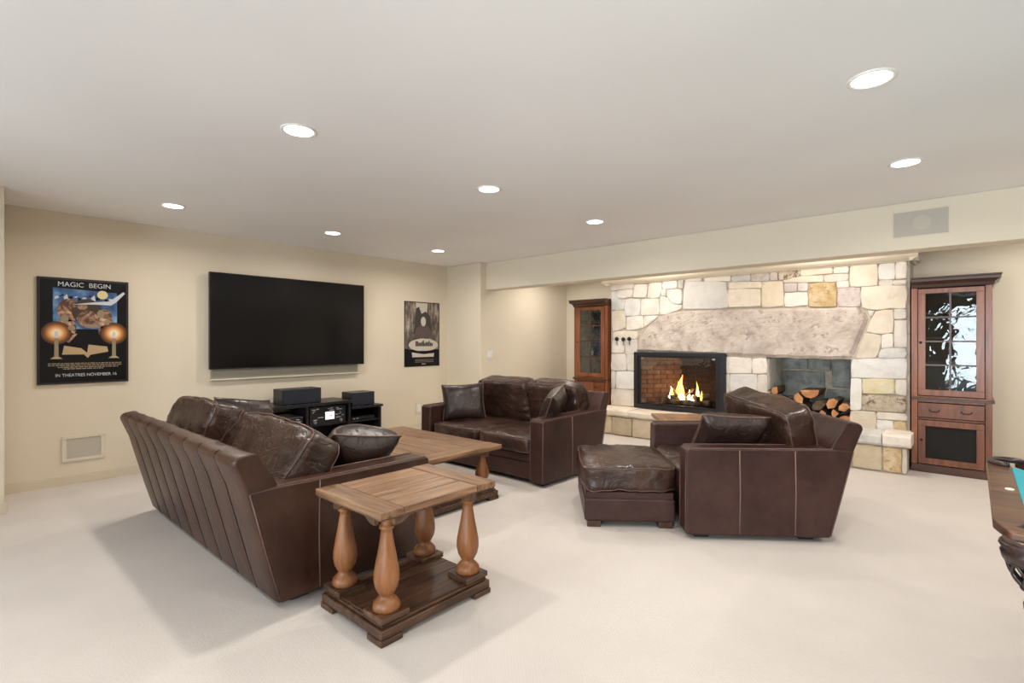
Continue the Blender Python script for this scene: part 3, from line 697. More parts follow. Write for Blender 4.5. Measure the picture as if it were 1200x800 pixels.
def throw_pillow(label, center, normal, up, w=.50, h=.46, t=.17, seed=0, mat=None):
    """soft knife-edge pillow: a thing of its own"""
    root = thing('throw_pillow', label, 'pillow', group='leather throw pillows'); n = 26; vs = []; fs = []
    def F(u, v, s):
        prof = max(0, (1 - u ** 4) * (1 - v ** 4)) ** .55
        x = w / 2 * u * (1 - .075 * (1 - v * v) * abs(u) ** 2); z = h / 2 * v * (1 - .075 * (1 - u * u) * abs(v) ** 2)
        e = 1 - prof
        k = .010 * noise.fractal(Vector((x * 6 + seed * 5, s * 2, z * 6)), 1, 2, 3) + .007 * (1 - abs(noise.noise(Vector((x * 4 + seed, s, z * 18)))) * 2) * e * 1.3
        return Vector((x, s * (t / 2 * prof * (1 + .12 * math.sin(seed + u * 2)) + k * min(1, prof * 3)), z - .02 * (1 - prof) * 0))
    for s in (1, -1):
        b = len(vs)
        for i in range(n + 1):
            for j in range(n + 1): vs.append(F(-1 + 2 * i / n, -1 + 2 * j / n, s))
        for i in range(n):
            for j in range(n):
                q = (b + i * (n + 1) + j, b + (i + 1) * (n + 1) + j, b + (i + 1) * (n + 1) + j + 1, b + i * (n + 1) + j + 1); fs.append(q[::-1] if s > 0 else q)
    MB().add(vs, fs, True).build('pillow_cover', mat or M_LEA_PIL, root, fixn=False)
    loop = [F(-1 + 2 * k / 14, -1, 0) for k in range(14)] + [F(1, -1 + 2 * k / 14, 0) for k in range(14)] + [F(1 - 2 * k / 14, 1, 0) for k in range(14)] + [F(-1, 1 - 2 * k / 14, 0) for k in range(14)]
    MB().tube(loop, .007, 6, closed=True).build('piping', M_PIPE, root, fixn=False)
    return aim(root, center, normal, up)

BACKP = [(.0, .035), (-.155, .632), (-.212, .775), (-.205, .800), (-.185, .812), (-.118, .822), (-.098, .812), (-.088, .79), (.01, .635), (.10, .40), (.10, .035)]
def make_sofa(name, label, cat, Wd, loc, rz, nseat, seams, mat=M_LEA, seatm=M_LEA_SEAT, arm=.17, seed=1, D=.97, side=(.27, .65)):
    t = thing(name, label, cat, loc, rz)
    h2 = Wd / 2
    # back: swept profile with softly bulging channels
    nx = max(24, seams * 8); prof = []
    for a, b2 in zip(BACKP, BACKP[1:] + BACKP[:1]):
        k = 3 if math.dist(a, b2) > .15 else 1
        for j in range(k): prof.append((a[0] + (b2[0] - a[0]) * j / k, a[1] + (b2[1] - a[1]) * j / k))
    vs = []; fs = []; m = len(prof)
    for i in range(nx + 1):
        x = -h2 + .004 + (Wd - .008) * i / nx; s = abs(math.sin(math.pi * seams * i / nx)) ** .45
        for (y, z) in prof:
            out = .010 * s * (1 if y < -.0 and z > .05 and z < .83 else 0)
            e = 0 if 0 < i < nx else .006
            vs.append((x, y - out + e * (-1 if y > 0 else 1), z + .004 * noise.noise(Vector((x * 3, y, z))) * (z > .1)))
    for i in range(nx):
        for j in range(m): fs.append((i * m + j, (i + 1) * m + j, (i + 1) * m + (j + 1) % m, i * m + (j + 1) % m))
    fs += [tuple(range(m)), tuple(nx * m + j for j in range(m))[::-1]]
    MB().add(vs, fs).build('back_panel', mat, t, bevel=.012)
    st = MB()
    for k in range(1, seams):
        x = -h2 + Wd * k / seams
        st.tube([(x, y - .002, z) for y, z in [(.0, .04), (-.078, .33), (-.156, .63), (-.213, .775), (-.204, .803), (-.186, .815)]], .0028, 5)
    st.build('back_seam', M_SEAM if seed == 3 else M_LEA_PIL, t)
    for sgn in (-1, 1):
        xo = sgn * (h2 + .004); xi = sgn * (h2 - arm)
        a = MB().prism([(.012, .035), (-.140, .630), (-.06, .636), (D - .02, .628), (D, .612), (D, .035)], 'x', min(xi, xo), max(xi, xo)).build('arm', mat, t, bevel=.016, seg=3)
        pp = MB()
        for xx in (xo - sgn * .012, xi + sgn * .012):
            pp.tube([(xx, y, z) for y, z in ((-.135, .632), (.0, .637), (.3, .6355), (.7, .633), (D - .03, .630), (D - .004, .608), (D + .001, .3), (D + .001, .05))], .0042, 5)
        pp.tube([(xo, .01, .05), (xo, -.065, .33), (xo, -.138, .62)], .004, 5)
        pp.build('piping', M_PIPE, a)
        ss = MB()
        for fy in side: ss.tube([(xo + sgn * .0005, D * fy - .02, .05), (xo + sgn * .0005, D * fy - .025, .33), (xo + sgn * .0005, D * fy - .02, .622)], .0038, 5)
        ss.build('side_seam', M_SEAM, a)
    # seat deck, front rail with two bands
    MB().box(-h2 + arm, h2 - arm, .09, D - .055, .05, .29).build('seat_base', mat, t, bevel=.012)
    MB().box(-h2 + arm + .003, h2 - arm - .003, D - .054, D - .036, .045, .205).build('front_rail', mat, t, bevel=.014)
    MB().box(-h2 + arm + .003, h2 - arm - .003, D - .054, D - .028, .212, .285).build('front_rail', mat, t, bevel=.014)
    sw = (Wd - 2 * arm) / nseat
    for k in range(nseat):
        c = box_cushion('seat_cushion', sw - .006, D - .075, .175, seatm, t, seed + k, crown=.28, wr=.008, p=9)
        c.location = (-h2 + arm + sw * (k + .5), .075 + (D - .075) / 2, .365)
    for sx in (-1, 1):
        for yy in (.14, D - .12): MB().box(sx * (h2 - .12) - .06, sx * (h2 - .12) + .06, yy - .05, yy + .05, 0, .04).build('foot', M_BLACK, t, bevel=.004)
    return t
def back_cushion(t, x, y, z, w, seed, tilt=-14, yaw=0, roll=0, h=.50, th=.235, mat=M_LEA_SEAT, wr=.012, crown=.24):
    c = box_cushion('back_cushion', w, h, th, mat, t, seed, crown=crown, wr=wr, p=9)
    c.location = (x, y, z); c.rotation_euler = Matrix.Rotation(R(yaw), 3, 'Z').to_euler()
    M = Matrix.Rotation(R(yaw), 3, 'Z') @ Matrix.Rotation(R(roll), 3, 'Y') @ Matrix.Rotation(R(90 + tilt), 3, 'X')
    c.rotation_euler = M.to_euler(); return c

SO = make_sofa('sofa', 'long dark brown leather sofa seen from behind, its end against the small end table', 'sofa', 2.34, (-3.79, 1.14, 0), 0, 2, 9, seed=1, arm=.17, side=(.25,))
back_cushion(SO, -.58, .14, .675, .86, 11, -24, yaw=1, h=.51, crown=.13)
back_cushion(SO, .47, .22, .610, 1.20, 12, -36, yaw=-3, h=.54, th=.25, crown=.10)
LO = make_sofa('loveseat', 'two-seat brown leather loveseat facing the coffee table in front of the alcove', 'loveseat', 1.81, (-3.865, 4.70, 0), math.pi, 2, 5, seed=2, mat=M_LEA_CH, side=(.55,))
back_cushion(LO, .36, .06, .665, .74, 21, -15, yaw=3, h=.52)
back_cushion(LO, -.38, .05, .66, .76, 22, -14, yaw=-4, h=.52)
CH = make_sofa('armchair', 'wide brown leather armchair with pale side seams, turned away beside the ottoman', 'armchair', 1.24, (-1.087, 4.523, 0), R(127.9), 1, 4, seed=3, mat=M_LEA_CH, seatm=M_LEA_SEAT)
back_cushion(CH, -.09, .20, .685, .82, 31, -16, yaw=13, roll=-6, h=.50, wr=.012)

throw_pillow('dark leather pillow on the long sofa, propped on the arm nearest the end table', (-2.985, 1.80, .655), (-.62, .18, .78), (.78, 0, .62), .46, .40, .25, 1)
throw_pillow('brown leather pillow on the long sofa, leaning on the arm nearest the television wall', (-4.47, 1.70, .675), (.80, .25, .45), (-.55, 0, .83), .50, .48, .19, 2)
throw_pillow('dark leather pillow on the loveseat, leaning on its left arm below the light switch', (-4.47, 4.12, .655), (.72, -.62, .32), (-.25, .15, .95), .50, .44, .21, 3)
throw_pillow('dark leather pillow on the loveseat, leaning on its right arm nearest the fireplace', (-3.21, 4.17, .66), (-.82, -.42, .35), (.42, .02, .9), .50, .46, .21, 4)
throw_pillow('glossy dark leather pillow lying over the near arm of the armchair', (-1.36, 3.93, .665), (-.48, .55, .55), (.42, -.38, .80), .50, .42, .21, 5)

# ottoman
OT = thing('ottoman', 'brown leather ottoman with a creased cushion top in front of the armchair', 'ottoman', (-2.125, 3.705, 0), R(127.9))
# local: +y front direction of the chair, x across
MB().box(-.42, .42, -.33, .33, .045, .215).build('ottoman_base', M_LEA_CH, OT, bevel=.018, seg=3)
MB().box(-.41, .41, -.32, .32, .205, .262).build('ottoman_band', M_LEA_CH, OT, bevel=.012)
c = box_cushion('ottoman_cushion', .86, .69, .205, M_LEA_SEAT, OT, 41, crown=.22, wr=.009, p=9); c.location = (0, 0, .355)
for sx in (-1, 1):
    for sy in (-1, 1): MB().box(sx * .34 - .07, sx * .34 + .07, sy * .26 - .05, sy * .26 + .05, 0, .046).build('foot', M_CABD, OT, bevel=.004)

# ---------------------------------------------------------------- plank tables with turned legs
def legprof(z0, z1, r):
    h = z1 - z0
    return [(r * .95, z0), (r * 1.05, z0 + h * .02), (r * 1.0, z0 + h * .07), (r * .72, z0 + h * .115), (r * .50, z0 + h * .14), (r * .60, z0 + h * .165), (r * .86, z0 + h * .23), (r * .98, z0 + h * .31), (r * .95, z0 + h * .39),
            (r * .78, z0 + h * .52), (r * .58, z0 + h * .66), (r * .44, z0 + h * .79), (r * .42, z0 + h * .825), (r * .56, z0 + h * .835), (r * .56, z0 + h * .86), (r * .42, z0 + h * .87), (r * .44, z0 + h * .93), (r * .56, z0 + h * .965), (r * .60, z1)]
def plank_table(name, label, loc, rz, L_, Wd, Ht, nplank, r, inset, group=None, lx=None):
    """long side along x; breadboard ends"""
    t = thing(name, label, 'table', loc, rz, group)
    z1 = Ht; z0 = Ht - .034
    MB().box(-L_ / 2 + .004, L_ / 2 - .004, -Wd / 2 + .004, Wd / 2 - .004, z0 - .006, z0 + .012).build('top_frame', M_EDGE, t, bevel=.004)
    eb = .13 * (1 if L_ < 1 else 1.4)
    for s in (-1, 1):
        x0, x1 = sorted((s * (L_ / 2 - eb), s * (L_ / 2 + .004)))
        MB().box(x0 + .0025, x1 - .0025, -Wd / 2 - .004, Wd / 2 + .004, z0 + .002, z1 + .001).build('end_plank', M_TOPY, t, bevel=.005)
    wp = Wd / nplank
    for k in range(nplank):
        MB().box(-L_ / 2 + eb + .002, L_ / 2 - eb - .002, -Wd / 2 + wp * k + .002, -Wd / 2 + wp * (k + 1) - .002, z0 + .002, z1 + rnd.uniform(-.0012, .0008)).build('plank', M_TOPX, t, bevel=.003)
    # apron with shaped brackets
    for s in (-1, 1):
        a = L_ / 2 - inset; y = s * (Wd / 2 - .05)
        pts = [(-a, z0 - .005), (a, z0 - .005), (a, z0 - .055), (a - .04, z0 - .05), (a - .08, z0 - .028), (a - .12, z0 - .022), (-a + .12, z0 - .022), (-a + .08, z0 - .028), (-a + .04, z0 - .05), (-a, z0 - .055)]
        MB().prism(pts, 'y', y - .011, y + .011).build('apron', M_EDGE, t)
        a = Wd / 2 - inset; x = s * (L_ / 2 - .05)
        pts = [(-a, z0 - .005), (a, z0 - .005), (a, z0 - .055), (a - .04, z0 - .05), (a - .08, z0 - .028), (a - .12, z0 - .022), (-a + .12, z0 - .022), (-a + .08, z0 - .028), (-a + .04, z0 - .05), (-a, z0 - .055)]
        MB().prism(pts, 'x', x - .011, x + .011).build('apron', M_EDGE, t)
    bl, bw = L_ / 2 - .02, Wd / 2 - .02
    MB().box(-bl, bl, -bw, bw, .028, .072).build('base_frame', M_BASE, t, bevel=.006)
    MB().box(-bl + .015, bl - .015, -bw + .015, bw - .015, .072, .086).build('base_molding', M_BASE, t, bevel=.004)
    nb = 5
    for k in range(nb):
        wq = (2 * bw - .05) / nb
        MB().box(-bl + .025, bl - .025, -bw + .025 + wq * k + .0015, -bw + .025 + wq * (k + 1) - .0015, .080, .094).build('base_plank', M_BASE, t, bevel=.002)
    for sx in (-1, 1):
        for sy in (-1, 1):
            MB().prism([(0, 0), (.10, 0), (.125, .028), (0, .028)], 'y', -.008, .0).build('foot', M_BASE, t) if False else None
            fx, fy = sx * (bl - .055), sy * (bw - .055)
            MB().box(fx - .06, fx + .06, fy - .06, fy + .06, 0, .029).build('foot', M_BASE, t, bevel=.006)
            px_, py_ = sx * (L_ / 2 - inset), sy * (Wd / 2 - inset)
            lg = MB().lathe(legprof(.118, z0 - .004, r), px_, py_, 24).build('leg', M_TURN, t, fixn=True)
            MB().box(px_ - r * 1.25, px_ + r * 1.25, py_ - r * 1.25, py_ + r * 1.25, .092, .120).build('plinth', M_BASE, lg, bevel=.004)
    return t
plank_table('end_table', 'small plank-topped end table with four turned legs beside the long sofa in front', (-2.23, 1.655, 0), R(90), .73, .58, .61, 4, .062, .105, 'plank tables with turned legs')
plank_table('coffee_table', 'large low plank-topped coffee table between the long sofa and the loveseat', (-3.78, 2.78, 0), 0, 1.44, .98, .47, 7, .062, .12, 'plank tables with turned legs')
e1 = Vector((.79, .614)); e2 = Vector((.614, -.79)); cc = Vector((-2.56, 5.09)) + e1 * .375 + e2 * .25
plank_table('end_table', 'plank-topped end table half hidden behind the armchair near the firebox', (cc.x, cc.y, 0), math.atan2(.614, .79), .75, .50, .60, 4, .055, .09, 'plank tables with turned legs')

# ---------------------------------------------------------------- media console, speakers, receivers
CO = thing('media_console', 'black media console with open shelves below the television', 'media console', (-6.17, 2.95, 0))
k = MB(); D2 = .22
def cbox(n, *b, m=M_BLACK, bv=.004): return MB().box(*b).build(n, m, CO, bevel=bv)
cbox('console_top', -D2 - .02, D2 + .03, -.58, .58, .585, .62)
cbox('wing_top', -D2 - .02, D2 + .01, -1.05, -.582, .495, .527)
cbox('wing_top', -D2 - .02, D2 + .01, .582, 1.05, .495, .527)
for y in (-1.03, -.56, -.02, .54, 1.01): cbox('side_panel', -D2, D2 - .005 + (.02 if abs(y) < .9 else 0), y - .01, y + .02, .03, .585 if abs(y) < .9 else .495)
for a, b2 in ((-1.02, -.58), (.58, 1.02)):
    cbox('shelf', -D2 + .01, D2 - .02, a, b2, .32, .335); cbox('shelf', -D2 + .01, D2 - .02, a, b2, .05, .075)
cbox('shelf', -D2 + .01, D2 - .01, -.54, .52, .33, .348); cbox('shelf', -D2 + .01, D2 - .01, -.54, .52, .05, .075)
cbox('back_panel', -D2 - .012, -D2 - .001, -1.03, 1.03, .03, .49)
cbox('plinth', -D2, D2 - .03, -1.0, 1.0, 0, .03)
def speaker(label, y0, y1, z0, z1, x0=-6.25, x1=-6.0):
    t = thing('speaker', label, 'speaker', (0, 0, 0), 0, 'black box speakers on the console')
    t.location = ((x0 + x1) / 2, (y0 + y1) / 2, z0)
    hx, hy, h = (x1 - x0) / 2, (y1 - y0) / 2, z1 - z0
    MB().box(-hx, hx, -hy, hy, 0, h).build('cabinet_shell', M_BLACK, t, bevel=.005)
    MB().box(hx, hx + .012, -hy + .006, hy - .006, .006, h - .006).build('front_grille', M_GRILLE, t, bevel=.004)
speaker('black box speaker on the left wing of the console, nearest the large poster', 1.90, 2.22, .5275, .715)
speaker('widest black box speaker, on the middle of the console under the television', 2.66, 3.14, .6205, .80)
speaker('black box speaker on the right wing of the console', 3.56, 3.90, .5275, .70)
RC = thing('av_receiver', 'black receiver with a lit white display panel on the console shelf', 'receiver', (-6.15, 3.20, .3485))
MB().box(-.18, .205, -.235, .24, 0, .215).build('receiver_case', M_BLACK, RC, bevel=.004)
M_DISP = emit('lit_display', (.86, .88, .92), .75); M_MARK = flat('panel_marks', (.60, .60, .62), .5)
MB().box(.205, .209, -.035, .085, .055, .15).build('display', M_DISP, RC, bevel=.001)
k = MB()
for y, z, w in ((.01, .115, .05), (.01, .10, .05), (.01, .09, .04)): k.box(.209, .210, y, y + w * .35, z, z + .006); k.box(.209, .210, y + w * .5, y + w, z, z + .006)
k.build('display_marks', flat('display_ink', (.12, .12, .15), .6), RC)
k = MB(); rr = random.Random(3)
for y, z, w in ((-.21, .185, .05), (-.15, .19, .03), (-.19, .165, .02), (-.13, .085, .07), (-.19, .06, .05), (.0, .185, .02), (.03, .19, .035), (.11, .185, .03), (.02, .165, .06), (.12, .168, .07), (.10, .105, .035), (.145, .11, .012), (.11, .07, .05), (.17, .07, .006), (.165, .12, .015), (.19, .09, .02), (-.2, .15, .015), (.16, .14, .006)):
    k.box(.205, .2065, y, y + w, z, z + .007)
k.build('button_marks', M_MARK, RC)
k = MB()
for y in (-.17, .175): k.add([(.205 + a, y + .02 * math.cos(q) * s, .035 + .02 * math.sin(q) * s) for a, s in ((0, 1), (.018, .9)) for q in [i * math.pi / 6 for i in range(12)]], [(i, (i + 1) % 12, 12 + (i + 1) % 12, 12 + i) for i in range(12)] + [tuple(range(12, 24))])
k.build('dial', M_SILVER, RC)
PL = thing('disc_player', 'low black disc player on the console shelf left of the receiver', 'player', (-6.15, 2.66, .3485))
MB().box(-.18, .20, -.225, .225, 0, .115).build('player_case', M_BLACK, PL, bevel=.004)
MB().box(-.17, .202, -.226, .226, .115, .122).build('player_lid', flat('grey_lid', (.14, .14, .15), .4, .4), PL, bevel=.001)
k = MB()
for y, z, w in ((-.16, .07, .02), (-.12, .08, .02), (-.07, .08, .025), (-.02, .085, .02), (.04, .09, .02), (.10, .055, .03), (.15, .065, .05), (.16, .035, .05), (-.19, .04, .03), (.03, .04, .03), (.14, .09, .04)): k.box(.20, .2015, y, y + w, z, z + .007)
k.build('button_marks', M_MARK, PL)
PB = thing('set_top_box', 'thin black box on the shelf in the right wing of the console', 'box', (-6.15, 3.72, .3355))
MB().box(-.14, .15, -.16, .18, 0, .05).build('box_case', M_BLACK, PB, bevel=.003)
k = MB(); k.box(.15, .1515, -.14, -.11, .02, .03); k.box(.15, .1515, -.09, -.06, .02, .03); k.build('status_lights', M_MARK, PB)

# ---------------------------------------------------------------- wall things
TV = thing('television', 'large black flat television hung on the left wall above the console', 'television', (-6.36, 2.98, 1.60))
MB().box(-.025, .012, -.98, .98, -.545, .555).build('tv_bezel', M_BEZEL, TV, bevel=.004)
MB().box(.012, .0145, -.968, .968, -.53, .545).build('screen', M_SCREEN, TV)
MB().box(-.075, -.025, -.45, .45, -.3, .3).build('wall_bracket', M_IRON, TV)
for y in (-.58, .62): MB().box(-.015, .013, y - .025, y + .025, -.549, -.5455).build('bottom_tab', M_SILVER, TV)
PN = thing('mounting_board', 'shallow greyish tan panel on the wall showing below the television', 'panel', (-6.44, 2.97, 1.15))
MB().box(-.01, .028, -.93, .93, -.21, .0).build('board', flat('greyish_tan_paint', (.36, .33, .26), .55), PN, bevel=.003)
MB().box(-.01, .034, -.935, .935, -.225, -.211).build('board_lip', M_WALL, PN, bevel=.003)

def poly(o, name, pts, z, m, th=.0006):
    """flat print on a poster: pts (y, z) in poster coordinates, x outwards"""
    return MB().prism(pts, 'x', z, z + th).build(name, m, o)
def disc(cy, cz, r, rz=None, n=24, ph=0): return [(cy + r * math.cos(2 * math.pi * i / n + ph), cz + (rz or r) * math.sin(2 * math.pi * i / n + ph)) for i in range(n)]
def text(o, name, s, size, y, z, x, m, sx=1.0, align='CENTER'):
    c = bpy.data.curves.new(name, 'FONT'); c.body = s; c.size = size; c.align_x = align; c.extrude = .0003
    t = bpy.data.objects.new(name, c); C.objects.link(t); c.materials.append(m); bpy.context.view_layer.update(); me = bpy.data.meshes.new_from_object(t.evaluated_get(bpy.context.evaluated_depsgraph_get()))
    bpy.data.objects.remove(t); t = link(name, me, None, o); t.location = (x, y, z); t.rotation_euler = (R(90), 0, R(90)); t.scale = (sx, 1, 1)
    return t
def printm(name, fn, rough=.28):
    m, nt, N, L, b = nodes(name); b.inputs['Roughness'].default_value = rough; fn(N, L, b); return m
PO = thing('framed_poster', 'large framed black poster with blue sky, moon and two glowing candles', 'poster', (-6.43, .93, 1.47))
MB().box(-.02, .008, -.345, .345, -.505, .505).build('poster_frame', M_BLACK, PO, bevel=.003)
def sky_fn(N, L, b):
    v = coords(N, L, (1, 1, 1)); n = tex(N, L, 'ShaderNodeTexNoise', 6, v, Detail=6, Roughness=.6)
    c = ramp(N, L, n.outputs[0], [(.35, (.015, .03, .09)), (.5, (.05, .13, .32)), (.62, (.16, .32, .55)), (.75, (.45, .55, .65))]); L.new(c.outputs[0], b.inputs['Base Color'])
def glow_fn(N, L, b):
    tc = N.new('ShaderNodeTexCoord'); g = N.new('ShaderNodeTexGradient'); g.gradient_type = 'SPHERICAL'; mp = N.new('ShaderNodeMapping'); mp.inputs['Scale'].default_value = (9, 9, 9)
    L.new(tc.outputs['Object'], mp.inputs['Vector']); L.new(mp.outputs[0], g.inputs[0])
    c = ramp(N, L, g.outputs[0], [(0, (.012, .010, .010)), (.25, (.24, .08, .02)), (.5, (.75, .34, .11)), (.75, (1, .80, .50)), (1, (1, .95, .8))]); L.new(c.outputs[0], b.inputs['Base Color'])
def warm_fn(N, L, b):
    v = coords(N, L, (1, 1, 1)); n = tex(N, L, 'ShaderNodeTexNoise', 9, v, Detail=5, Roughness=.6, Distortion=1.5)
    c = ramp(N, L, n.outputs[0], [(.32, (.02, .012, .01)), (.45, (.13, .06, .035)), (.55, (.42, .24, .15)), (.68, (.72, .50, .36))]); L.new(c.outputs[0], b.inputs['Base Color'])
M_PSKY = printm('poster_print_sky', sky_fn); M_GLOW = printm('poster_print_glow', glow_fn); M_WARM = printm('poster_print_warm', warm_fn)
M_PBLK = flat('poster_print_black', (.008, .008, .009), .25, 0, .25); M_PWHT = flat('poster_print_white', (.62, .66, .72), .3); M_PGLD = flat('poster_print_gold', (.50, .36, .20), .3); M_PMOON = flat('poster_print_moon', (.78, .66, .36), .3); M_PTAN = flat('poster_print_tan', (.32, .25, .17), .3); M_PBRN = flat('poster_print_brown', (.05, .03, .02), .3); M_PCRM = flat('poster_print_cream', (.72, .52, .38), .3)
q = .0085
poly(PO, 'print_black', [(-.325, -.485), (.325, -.485), (.325, .485), (-.325, .485)], q, M_PBLK)
poly(PO, 'print_sky', [(-.235, .02), (.25, .02), (.25, .385), (-.235, .41)], q + .0008, M_PSKY)
poly(PO, 'print_moon', disc(.135, .36, .042), q + .0016, M_PMOON)
# plain stand-in for the central picture: a warm mottled heap of rounded shapes
for cy, cz, a, b2 in ((-.12, .20, .085, .11), (-.14, .03, .075, .09), (.15, .12, .065, .10), (.16, .0, .06, .06), (-.09, -.07, .06, .05)): poly(PO, 'print_shape', disc(cy, cz, a, b2), q + .0016, M_WARM)
poly(PO, 'print_shape', disc(.015, .19, .115, .125), q + .0024, M_PBRN)
poly(PO, 'print_shape', disc(.02, .12, .085, .085, 9, .3), q + .0032, M_WARM)
for cy, cz, a, b2 in ((-.11, .24, .05, .018), (-.02, .235, .04, .03), (.12, .17, .03, .045), (.05, .05, .06, .02), (-.15, .12, .03, .04), (.17, .09, .025, .03), (-.10, .03, .03, .025)): poly(PO, 'print_fleck', disc(cy, cz, a, b2, 7, cy * 9), q + .0038, M_WARM if cz > .2 else M_PTAN)
for k_ in range(14): poly(PO, 'print_fleck', [(-.22 + .034 * k_, .30 + .03 * math.sin(k_ * 2.1)), (-.19 + .034 * k_, .315 + .03 * math.sin(k_ * 2.1)), (-.20 + .034 * k_, .335 + .02 * math.sin(k_)), (-.225 + .034 * k_, .325)], q + .0015, M_PBLK if k_ % 2 else M_PWHT)
poly(PO, 'print_shape', [(-.06, -.03), (.0, .02), (.03, .02), (.10, -.03), (.16, -.13), (-.13, -.13)], q + .0032, M_PBLK)
poly(PO, 'print_streak', [(-.10, .255), (.07, .285), (.19, .30), (.30, .40), (.315, .385), (.24, .29), (.20, .26), (.07, .262)], q + .0040, M_PWHT)
for sy in (-.21, .225):
    g = poly(PO, 'print_glow', disc(0, 0, .11), 0, M_GLOW); g.location = (q + .0026, sy, -.02)
    poly(PO, 'print_candle', [(sy - .016, -.25), (sy + .016, -.25), (sy + .014, -.07), (sy - .014, -.07)], q + .0042, M_PTAN)
    poly(PO, 'print_flame', disc(sy, -.035, .014, .034, 12), q + .0048, M_PWHT)
    poly(PO, 'print_holder', [(sy - .045, -.265), (sy + .045, -.265), (sy + .02, -.245), (sy - .02, -.245)], q + .0044, M_PGLD)
poly(PO, 'print_band', [(-.17, -.225), (-.155, -.14), (-.03, -.165), (.015, -.21), (.025, -.13), (.17, -.15), (.18, -.20), (.04, -.23), (.02, -.26), (-.01, -.225)], q + .0048, M_PGLD)
for r_, (z, a, b2) in enumerate(((-.315, -.27, .29), (-.332, -.27, .29), (-.35, -.20, .26), (-.366, -.16, .14))):
    k = MB(); y = a
    while y < b2: w = rnd.uniform(.012, .04); k.box(q + .0007, q + .0014, y, min(y + w, b2), z, z + .009); y += w + .006
    k.build('print_credits', M_PTAN, PO)
text(PO, 'lettering', 'MAGIC  BEGIN', .062, .0, .425, q + .001, M_PWHT, 1.0)
text(PO, 'lettering', 'IN THEATRES NOVEMBER 16', .040, .015, -.435, q + .001, M_PWHT, .92)

P2 = thing('paper_poster', 'small unframed grey and sepia poster right of the television', 'poster', (-6.447, 5.06, 1.485))
MB().box(-.002, .004, -.345, .345, -.505, .505).build('poster_sheet', M_PBLK, P2)
def sep_fn(N, L, b):
    v = coords(N, L, (3, 3, 1)); n = tex(N, L, 'ShaderNodeTexNoise', 4, v, Detail=6, Roughness=.65)
    c = ramp(N, L, n.outputs[0], [(.35, (.03, .025, .022)), (.5, (.14, .11, .09)), (.62, (.36, .30, .25)), (.74, (.62, .56, .48))]); L.new(c.outputs[0], b.inputs['Base Color'])
M_SEP = printm('poster_print_sepia', sep_fn, .4); M_PAL = flat('poster_print_pale', (.60, .54, .47), .4); M_PDK = flat('poster_print_dark', (.05, .04, .038), .4)
q = .0045
poly(P2, 'print_scene', [(-.335, -.24), (.335, -.24), (.335, .495), (-.335, .495)], q, M_SEP)
poly(P2, 'print_light', [(-.12, .20), (.08, .20), (.10, .49), (-.13, .49)], q + .0008, M_PAL)
poly(P2, 'print_peak', [(-.16, .10), (-.13, .40), (-.07, .43), (-.02, .32), (.06, .36), (.14, .30), (.20, .02), (-.19, .0)], q + .0016, M_PDK)
poly(P2, 'print_hill', [(-.17, -.06), (-.13, .08), (-.03, .15), (.07, .15), (.17, .06), (.22, -.06)], q + .0024, flat('poster_print_mauve', (.10, .075, .07), .4))
poly(P2, 'print_pale_oval', disc(.015, .20, .05, .075, 18), q + .0032, M_PAL)
poly(P2, 'print_glow', disc(.02, -.17, .29, .10, 28), q + .0030, M_PAL)
k = MB(); y = -.14
while y < .20: w = rnd.uniform(.018, .03); h_ = rnd.uniform(.05, .09); k.box(q + .0037, q + .0043, y, y + w, -.19, -.19 + h_); y += w + .004
k.build('print_ridge', M_PDK, P2)
poly(P2, 'print_base', [(-.335, -.50), (.335, -.50), (.335, -.235), (.1, -.262), (-.15, -.262), (-.335, -.225)], q + .0038, M_PBLK)
poly(P2, 'print_title_bar', [(-.20, -.36), (.22, -.36), (.23, -.30), (.02, -.315), (-.21, -.285)], q + .0046, M_PAL)
k = MB()
for z in (-.40, -.42, -.44): k.box(q + .0045, q + .005, -.15, .22, z, z + .005)
k.box(q + .0045, q + .005, -.02, .06, -.475, -.46); k.build('print_credits', M_PTAN, P2)

VT = thing('wall_vent', 'low tan grille set in a cream frame in the left wall under the framed poster', 'vent', (-6.45, .925, .34))
k = MB(); 
for a in ((-.165, .165, .095, .125), (-.165, .165, -.125, -.095), (-.165, -.13, -.095, .095), (.13, .165, -.095, .095)): k.box(0, .014, *a)
k.build('vent_frame', M_CREAM, VT, bevel=.003)
MB().box(0, .006, -.13, .13, -.095, .095).build('vent_grille', M_PERF, VT)
IW = thing('in_wall_speaker', 'rectangular perforated speaker grille set in the ceiling beam above the right cabinet', 'speaker', (-.335, 5.70, 2.405))
k = MB()
for a in ((-.20, .20, .108, .118), (-.20, .20, -.118, -.108), (-.20, -.188, -.108, .108), (.188, .20, -.108, .108)): k.box(a[0], a[1], -.006, 0, a[2], a[3])
k.build('grille_frame', M_CREAM, IW)
MB().box(-.188, .188, -.003, 0, -.108, .108).build('grille', M_PERF, IW)
MB().prism(disc(.01, 0, .065), 'y', -.0045, -.003).build('speaker_cone', M_PERFL, IW)
SW = thing('light_switch', 'white light switch plate on the alcove wall above the loveseat', 'light switch', (-5.67, 5.79, 1.165))
MB().box(0, .007, -.058, .058, -.06, .06).build('switch_plate', M_WHITE, SW, bevel=.002)
for y in (-.026, .026): MB().box(.007, .013, y - .017, y + .017, -.034, .034).build('rocker', M_WHITE, SW, bevel=.002)
OU = thing('wall_outlet', 'cream outlet cover low on the left wall beside the loveseat arm', 'outlet', (-6.45, 4.99, .33))
MB().box(0, .008, -.06, .06, -.09, .09).build('outlet_plate', M_CREAM, OU, bevel=.002)
MB().box(.008, .011, -.035, .035, -.06, .06).build('socket', M_WHITE, OU, bevel=.002)

